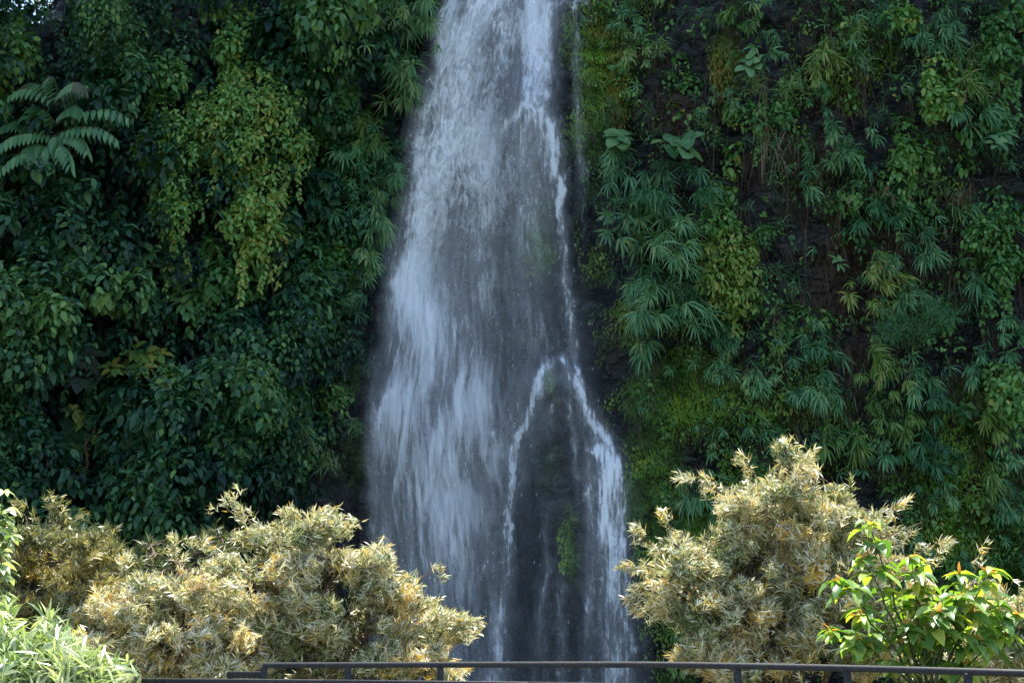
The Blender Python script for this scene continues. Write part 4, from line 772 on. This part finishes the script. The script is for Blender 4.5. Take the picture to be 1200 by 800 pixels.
# ------------------------------------------------------------------ sunlit bushes in front of the pool
def bush(name, label, cat, root_px, lobes, D, mat, per_px, leafN=19, leafL=.108, leafW=.0145, twig=.17, v0=.45, vs=.25, group=None, sprigs=(), droop=.35, prof=BLADE, fold=.25, up=.45, trunks=3):
    base = at(root_px, 700, D); base[2] = float(ground_z(base[0], base[1])) - .05
    e = empty(name, base); tag(e, label, cat, group)
    mpp = D / F; lv, tw = Leaves(), Tubes(); limbs = []
    cz = []
    sprays = []
    for (lx, ly, rx, ry) in lobes:
        m_ = max(3, int(round(rx * ry / 105)))
        for k in range(m_):
            a = rng.uniform(0, 6.28); r = math.sqrt(rng.random()) * .95; q = rng.uniform(9, 19)
            sprays.append((lx + rx * r * math.cos(a), ly + ry * r * math.sin(a), q, q * rng.uniform(.45, .75)))
    lim = list(lobes); ns_ = 0
    for (lx, ly, rx, ry) in sprays:
        dd = D + rng.uniform(-.65, .65); c = at(lx, ly, dd); R3 = np.array([rx * mpp, rx * mpp, ry * mpp])
        nt_ = max(8, int(per_px * rx * ry * .0120)); pat = float(np.clip(.5 + .9 * vnoise(lx * .02, ly * .03, 151), 0, 1)); vpat = .16 * (pat > .7) + rng.normal(0, .08)
        u = rdir(nt_); u[:, 2] += .12; u = nrm(u); rr = rng.uniform(.3, 1, nt_) ** .6 * np.where(rng.random(nt_) < .25, rng.uniform(1.1, 1.9, nt_), 1)
        bump = 1 + .38 * vnoise(u[:, 0] * 3 + lx, u[:, 2] * 3 + u[:, 1] * 2.4, 140)
        tip = c + u * R3 * (rr * bump)[:, None]
        kp = vnoise(tip[:, 0] * 3.2, tip[:, 2] * 3.6 + tip[:, 1] * 2, 170) > rng.uniform(-.55, .1, nt_); u, tip = u[kp], tip[kp]; nt_ = len(tip)
        ax = nrm(u * .6 + UP * up + rng.normal(0, .5, (nt_, 3)))
        cv = np.clip(v0 + vpat + .14 * vnoise(tip[:, 0] * 2.2, tip[:, 2] * 2.2, 150) + rng.normal(0, .05, nt_), 0, 1)
        whorl(lv, tip, ax, leafN, leafL, leafW, twig, cv, vs, droop, prof, fold)
        sub = [c + u[k] * R3 * .55 for k in range(0, nt_, max(1, nt_ // 3))]
        for k, s_ in enumerate(sub): tw.add(curve(c - UP * R3[2] * .5, s_, .02, 5, .02), np.linspace(.012, .006, 5), 5)
        if lx is not None: tw.add(curve(min([at(a_, b_, D) for a_, b_, _, _ in lim], key=lambda v: np.linalg.norm(v - c)), c, .05, 6, .02), np.linspace(.014, .006, 6), 5)
        for k in range(0, nt_, 3):
            s_ = sub[np.argmin([np.linalg.norm(q_ - tip[k]) for q_ in sub])]; tw.add(curve(s_, tip[k], .01, 4, .008), np.linspace(.006, .003, 4), 3)
    cz = [at(a_, b_, D) for a_, b_, _, _ in lobes]
    for (pts, n_) in sprigs:
        Pp = np.array([at(a, b_, D - .1) for a, b_ in pts]); tw.add(Pp, np.linspace(.009, .004, len(Pp)), 5)
        tp = np.repeat(Pp[-1:], n_, 0) + rng.normal(0, .03, (n_, 3)); whorl(lv, tp, nrm(np.repeat(nrm(Pp[-1:] - Pp[-2:-1]), n_, 0) + rng.normal(0, .35, (n_, 3))), int(leafN * .6), leafL, leafW, .14, np.full(n_, v0 + .1), vs, droop, prof, fold)
        for q_ in range(1, 3 * len(Pp)):
            t_ = q_ / (3 * len(Pp)) * (len(Pp) - 1); i0 = int(t_)
            if rng.random() < .45: continue
            pc = Pp[i0] + (Pp[min(i0 + 1, len(Pp) - 1)] - Pp[i0]) * (t_ - i0)
            whorl(lv, (pc + rng.normal(0, .05, 3))[None] + 0 * tp[:2], nrm(rng.normal(0, .6, (2, 3)) + nrm(Pp[-1:] - Pp[0:1])), int(leafN * .6), leafL * .9, leafW, .12, np.full(2, v0 + .05), vs, droop, prof, fold)
    V_, Q_, A_ = lv.arrays(); build('foliage', V_ - base, Q_, mat, e, {'tint': A_})
    cz = np.array(cz); tk = Tubes(); fork = base + (cz.mean(0) - base) * .45; tk.add(curve(base, fork, 0, 6, .02), np.linspace(.075, .055, 6), 9)
    build('trunk', np.concatenate(tk.V) - base, np.concatenate(tk.Q), m_bark, e)
    for k, c in enumerate(cz):
        b2 = Tubes(); b2.add(curve(fork, c, .05, 8, .03), np.linspace(.045, .014, 8), 7)
        build('branch', np.concatenate(b2.V) - base, np.concatenate(b2.Q), m_bark, e)
    build('twigs', np.concatenate(tw.V) - base, np.concatenate(tw.Q), m_bark, e)
    return e
def whorl(lv, tip, ax, n, L, W, twig, cv, vs, droop, prof, fold):
    T = len(tip); tt = rng.random((T, n)) ** .8; th = np.arange(n)[None] * 2.399 + rng.uniform(0, 6, (T, 1))
    A = nrm(np.cross(ax, [.2, .1, 1])); B = np.cross(A, ax)
    rad = A[:, None] * np.cos(th)[..., None] + B[:, None] * np.sin(th)[..., None]
    p = tip[:, None] - ax[:, None] * (tt * twig)[..., None]
    op = (.35 + .75 * tt)[..., None]
    d = nrm(ax[:, None] * (1.1 - .5 * tt[..., None]) + rad * op + rng.normal(0, .12, rad.shape)); nn = nrm(ax[:, None] - rad * .3 + rng.normal(0, .25, rad.shape))
    l = L * rng.uniform(.55, 1.15, (T, n)) * (1 - .25 * (tt < .12))
    lv.add(p.reshape(-1, 3), d.reshape(-1, 3), nn.reshape(-1, 3), l.ravel(), (W * rng.uniform(.8, 1.2, (T, n))).ravel(), droop * rng.uniform(.3, 1.6, T * n), np.clip(cv[:, None] + rng.normal(0, vs, (T, n)), 0, 1).ravel(), prof, fold)
G = 'pale narrow-leaved bushes in the sun'
bush('pale_leaved_tree', 'largest cream-leaved bush left of the waterfall, reaching in front of its foot', 'tree', 400, [(330, 648, 62, 44), (300, 690, 60, 50), (385, 680, 66, 52), (440, 668, 36, 26), (455, 715, 60, 46), (520, 735, 30, 22), (430, 765, 90, 45), (340, 750, 80, 55), (385, 622, 34, 22), (505, 775, 40, 25)],
     15.6, m_pale, 26, group=G, sprigs=[([(308, 628), (290, 608), (268, 598), (262, 588)], 2), ([(290, 610), (280, 600), (274, 576)], 2), ([(350, 620), (345, 605), (338, 596)], 5), ([(360, 622), (378, 608), (392, 596)], 3), ([(400, 625), (412, 612), (422, 612)], 3), ([(520, 725), (545, 728), (562, 729)], 4), ([(480, 690), (500, 672), (518, 665)], 3), ([(330, 615), (338, 602), (330, 598)], 4)])
bush('pale_leaved_tree', 'cream-leaved bush with green sprigs on top, left of the largest pale bush', 'tree', 215, [(215, 672, 34, 32), (235, 715, 60, 45), (165, 715, 55, 42), (200, 765, 80, 45), (262, 765, 50, 40), (120, 740, 40, 35)],
     15.0, m_pale, 26, group=G, v0=.5, sprigs=[([(205, 655), (203, 640), (205, 628)], 5), ([(222, 655), (235, 640), (240, 632)], 4), ([(150, 690), (145, 665), (148, 652)], 4), ([(230, 665), (250, 650), (262, 645)], 3)])
bush('olive_leaved_tree', 'dark olive-brown bush at the left with two long sprigs above it', 'tree', 70, [(60, 655, 56, 34), (100, 650, 46, 30), (40, 700, 56, 46), (110, 700, 50, 40), (20, 640, 30, 24), (70, 735, 60, 36), (-30, 690, 50, 50)],
     15.8, m_olive, 20, group='darker bushes at the left', leafL=.11, v0=.4, sprigs=[([(40, 630), (58, 615), (80, 610), (96, 603)], 4), ([(50, 620), (58, 600), (72, 586)], 4), ([(35, 625), (30, 605), (20, 592)], 4), ([(70, 615), (68, 598), (60, 585)], 3)])
bush('olive_leaved_tree', 'dim grey-green bush with shade in its leaf tint behind the gap between the two left bushes', 'tree', 160, [(115, 632, 34, 16), (180, 650, 30, 24), (245, 640, 26, 22), (150, 660, 30, 20), (262, 670, 26, 30)], 17.5, m_olive, 9, group='darker bushes at the left', leafL=.14, v0=.05, vs=.15)  # near-lowest leaf tint imitates shade on this bush
bush('pale_leaved_tree', 'tall cream-leaved bush right of the waterfall', 'tree', 900, [(925, 555, 34, 30), (900, 595, 50, 36), (955, 610, 52, 38), (860, 620, 40, 26), (880, 660, 66, 48), (960, 670, 66, 48), (805, 655, 42, 26), (800, 700, 44, 26), (850, 725, 66, 44), (940, 745, 90, 48), (1030, 610, 22, 12), (1015, 680, 46, 44), (1040, 750, 60, 40), (860, 580, 20, 14), (860, 775, 60, 25)],
     15.0, m_pale, 24, group=G, v0=.52, sprigs=[([(910, 560), (918, 535), (920, 515)], 5), ([(930, 560), (948, 540), (950, 528)], 4), ([(880, 590), (850, 580), (822, 558)], 4), ([(870, 590), (830, 570), (790, 556)], 4), ([(1010, 615), (1040, 598), (1062, 584)], 5), ([(790, 650), (765, 640), (742, 618)], 5), ([(780, 660), (755, 665), (730, 662)], 5), ([(790, 690), (760, 690), (735, 698)], 5), ([(780, 700), (750, 712), (738, 708)], 4), ([(1060, 660), (1090, 640), (1110, 630)], 4), ([(895, 575), (880, 550), (868, 535)], 4), ([(800, 640), (782, 612), (775, 600)], 4), ([(1010, 640), (1080, 612), (1050, 645)], 3)])
bush('pale_leaved_tree', 'low cream-leaved bush at the bottom right behind the orange-tipped sapling', 'tree', 1150, [(1165, 735, 44, 34), (1120, 770, 60, 36), (1190, 775, 40, 36), (1145, 690, 20, 20), (1195, 715, 24, 20), (1075, 720, 40, 40), (1215, 745, 40, 40)], 14.6, m_pale, 18, group=G, v0=.5, sprigs=[([(1150, 690), (1140, 675), (1160, 640)], 2), ([(1060, 690), (1085, 662), (1108, 640)], 3)])
bush('bright_green_shrub', 'bright fresh green long-leaved shrub in the bottom left corner', 'shrub', 40, [(30, 776, 60, 26), (80, 784, 40, 20), (10, 752, 30, 22), (60, 762, 18, 14), (110, 792, 28, 12), (-40, 760, 50, 50), (5, 790, 60, 30)], 11.6, m_bright, 13, leafN=13, leafL=.21, leafW=.026, twig=.3, v0=.6, vs=.22, droop=.6, sprigs=[([(20, 750), (18, 725), (14, 712)], 2), ([(60, 760), (55, 735), (52, 722)], 2)])
# broad-leaved sapling with orange young leaves (front right) and a leafy vine at the far left edge
def sapling(name, label, cat, root_px, D, nodes, mat, L=.2, n=7, W=.5, newleaf=True, group=None):
    base = at(root_px, 700, D); base[2] = float(ground_z(base[0], base[1])) - .05; e = empty(name, base); tag(e, label, cat, group)
    lv, ln, st, tk = Leaves(), Leaves(), Tubes(), Tubes(); N_ = np.array([at(a, b_, D + rng.uniform(-.3, .3)) for a, b_ in nodes]); c = N_.mean(0); fork = base + (c - base) * .6
    tk.add(curve(base, fork, 0, 6, .02), np.linspace(.035, .022, 6), 8)
    for k, p in enumerate(N_):
        P = curve(fork, p, .1, 9, .015); st.add(P, np.linspace(.015, .004, 9), 5)
        for s_, m_ in ((8, n), (7, n - 1), (6, n - 2)):
            q = P[s_]; th = np.arange(m_) * 2.399 + rng.uniform(0, 6); rad = np.stack([np.cos(th), np.sin(th), 0 * th], 1)
            d = nrm(rad + UP * rng.uniform(-.25, .45, (m_, 1))); l = L * rng.uniform(.65, 1.15, m_) * (.85 if s_ == 8 else 1)
            lv.add(q + rng.normal(0, .02, (m_, 3)), d, nrm(UP + rad * -.1 + rng.normal(0, .25, (m_, 3))), l, l * W, rng.uniform(.8, 1.7, m_), None, OVATE, .3)
        if newleaf:
            m_ = 3; ln = Leaves(); ln.add(np.repeat(p[None], m_, 0), nrm(UP * .8 + rng.normal(0, .5, (m_, 3))), rdir(m_), L * rng.uniform(.25, .5, m_), L * .16, .5, None, OVATE, .3)
            V_, Q_, A_ = ln.arrays(); build('young_leaf', V_ - base, Q_, m_orange, e, {'tint': A_})
    V_, Q_, A_ = lv.arrays(); build('foliage', V_ - base, Q_, mat, e, {'tint': A_})
    build('trunk', np.concatenate(tk.V) - base, np.concatenate(tk.Q), m_stem, e); build('stem', np.concatenate(st.V) - base, np.concatenate(st.Q), m_stem, e)
sapling('broadleaf_sapling', 'glossy green broad-leaved sapling with orange young leaves at the right', 'sapling', 1080, 12.6, [(1018, 615), (1010, 655), (985, 680), (1068, 655), (1080, 690), (1050, 700), (1125, 672), (1100, 715), (1160, 672), (1172, 705), (1140, 720), (1060, 735), (1110, 745), (1090, 770), (1150, 752), (1040, 775), (1000, 750), (1010, 722), (1180, 745), (975, 740), (1120, 700), (1195, 720), (1130, 780), (1075, 755)], m_green, .25, n=8, W=.46)
sapling('leafy_vine', 'pale shining broad-leaved vine at the left edge above the fresh green shrub', 'vine', -15, 12.4, [(2, 575), (8, 600), (-6, 590), (12, 630), (0, 650), (-10, 620), (6, 675), (-15, 660), (2, 610), (-20, 600), (-30, 640), (4, 700)], m_bright, .15, newleaf=False)

# ------------------------------------------------------------------ railings and the walkway they stand on
def metal():
    m, t = M('charcoal_paint'); L = t.links; tc = t.nodes.new('ShaderNodeTexCoord'); nz = t.nodes.new('ShaderNodeTexNoise'); nz.inputs['Scale'].default_value = 40; nz.inputs['Detail'].default_value = 5; L.new(tc.outputs['Object'], nz.inputs['Vector'])
    c = ramp(t, [(.35, (.010, .011, .013)), (.6, (.018, .02, .023)), (.78, (.05, .048, .045))], nz.outputs[0]); b = t.nodes.new('ShaderNodeBsdfPrincipled'); L.new(c, b.inputs['Base Color']); b.inputs['Roughness'].default_value = .55; b.inputs['Specular IOR Level'].default_value = .3
    o = t.nodes.new('ShaderNodeOutputMaterial'); L.new(b.outputs[0], o.inputs[0]); return m
m_metal = metal()
DECK = 0.0
def box(P0, P1, hw, hh, up=UP):
    """a square bar between two points, half width and half height given"""
    P0, P1 = np.asarray(P0), np.asarray(P1); T = nrm(P1 - P0); A = nrm(np.cross(T, up if abs(T[2]) < .9 else np.array([0, 1., 0]))); B = np.cross(A, T)
    V = [];
    for p in (P0, P1):
        for a, b_ in ((-1, -1), (1, -1), (1, 1), (-1, 1)): V.append(p + A * a * hw + B * b_ * hh)
    return np.array(V), [[0, 1, 2, 3], [7, 6, 5, 4], [0, 4, 5, 1], [1, 5, 6, 2], [2, 6, 7, 3], [3, 7, 4, 0]]
def bar(name, segs, par, org):
    Vs, Qs, o_ = [], [], 0
    for s_ in segs:
        V_, Q_ = box(*s_); Vs.append(V_); Qs.append(np.array(Q_) + o_); o_ += 8
    ob = build(name, np.concatenate(Vs) - org, np.concatenate(Qs), m_metal, par, smooth=False)
    bv = ob.modifiers.new('b', 'BEVEL'); bv.width = .006; bv.segments = 2; return ob
POSTS = [(309.5, 779.0, 12.6), (408, 778.6, 12.3), (516, 778.3, 12.0), (631.6, 778.2, 11.6), (749.4, 778.0, 11.2), (864, 779.6, 10.8), (992.5, 782.4, 10.3), (1134, 786.3, 9.7), (1290, 791, 9.2)]
TP = [at(a, b_, d) for a, b_, d in POSTS]
rail = empty('walkway_railing', [TP[3][0], TP[3][1], DECK]); tag(rail, 'dark metal railing running along the bottom of the photo in front of the bushes', 'railing'); ro = np.array(rail.location)
tr_ = Tubes(); fine = []
for k in range(len(TP) - 1):
    for q in range(6): fine.append(TP[k] + (TP[k + 1] - TP[k]) * q / 6)
fine.append(TP[-1]); fine = np.array(fine); kk = np.ones(7) / 7
for i_ in range(3): fine[3:-3, i_] = np.convolve(fine[:, i_], kk, mode='valid')
tr_.add(fine, .0245, 14); build('top_rail', np.concatenate(tr_.V) - ro, np.concatenate(tr_.Q), m_metal, rail)
for p in TP: bar('post', [(p + [0, 0, -.012], np.array([p[0], p[1], DECK]), .027, .018)], rail, ro)
for zz in (.45, .8): bar('lower_rail', [(np.array([TP[k][0], TP[k][1] + .002, zz * .0 + TP[k][2] - .25 - (.8 - zz) * 1.2]), np.array([TP[k + 1][0], TP[k + 1][1] + .002, TP[k + 1][2] - .25 - (.8 - zz) * 1.2]), .012, .012) for k in range(len(TP) - 1)], rail, ro)
A0 = at(307, 790, 12.65); A1 = at(268, 790, 12.9)
r2 = empty('return_railing', [A1[0], A1[1], DECK]); tag(r2, 'short lower stub of dark railing behind the left end of the long railing', 'railing'); o2 = np.array(r2.location)
bar('top_rail', [(A0, A1, .027, .027)], r2, o2); bar('post', [(A1 + [.02, 0, -.02], [A1[0] + .02, A1[1], -1.2], .022, .022)], r2, o2)
B = [at(168, 797.6, 11.6), at(380, 799.2, 11.0), at(620, 802, 10.4), at(900, 806, 9.9), at(1250, 813, 9.2)]
r3 = empty('front_railing', [B[1][0], B[1][1], DECK]); tag(r3, 'near dark handrail just peeking over the bottom edge left of centre', 'railing'); o3 = np.array(r3.location)
bar('top_rail', [(B[k], B[k + 1], .03, .022) for k in range(4)], r3, o3)
for p in [B[0] + [.03, 0, 0]] + B[1:]: bar('post', [(p + [0, 0, -.03], [p[0], p[1], DECK - .3], .022, .022)], r3, o3)
# walkway deck under the railings
dk = [];
edge_ = np.array([[p[0], p[1] + .15] for p in TP]); edge_ = np.vstack([[edge_[0][0] - 3.5, edge_[0][1] + .8], edge_])
Vd = np.array([[a, b_, DECK] for a, b_ in edge_] + [[a, -3, DECK] for a, b_ in edge_] + [[a, b_, DECK - .25] for a, b_ in edge_]); n = len(edge_)
Qd = [[k, k + 1, n + k + 1, n + k] for k in range(n - 1)] + [[k, k + 1, 2 * n + k + 1, 2 * n + k] for k in range(n - 1)]
build('walkway', Vd, Qd, plain('concrete', (.2, .2, .19), (.34, .33, .31), .9, 6, .2), smooth=False)['kind'] = 'structure'
# far trees past the broken cliff top, seen through the gap at the upper left
lv, tb = Leaves(), Tubes(); base = np.array([-10.0, 34.0, 2.0]); n = 1100
c = at(60, 20, 33.0); u = rdir(n)
lv.add(c + u * np.array([2.2, 1.2, 2.2]) * rng.random((n, 1)) ** .4, rdir(n) - UP * .4, rdir(n), .22, .11, .4, rng.uniform(0, .4, n), OVATE); tb.add(curve(base, c, 0, 8, .05), np.linspace(.16, .05, 8), 8)
e = empty('background_tree', base); tag(e, 'dark tree crown behind the wall at the upper left with sky glinting through', 'tree'); V_, Q_, A_ = lv.arrays()
build('crown', V_ - base, Q_, m_creep, e, {'tint': A_}); build('trunk', np.concatenate(tb.V) - base, np.concatenate(tb.Q), m_bark, e)
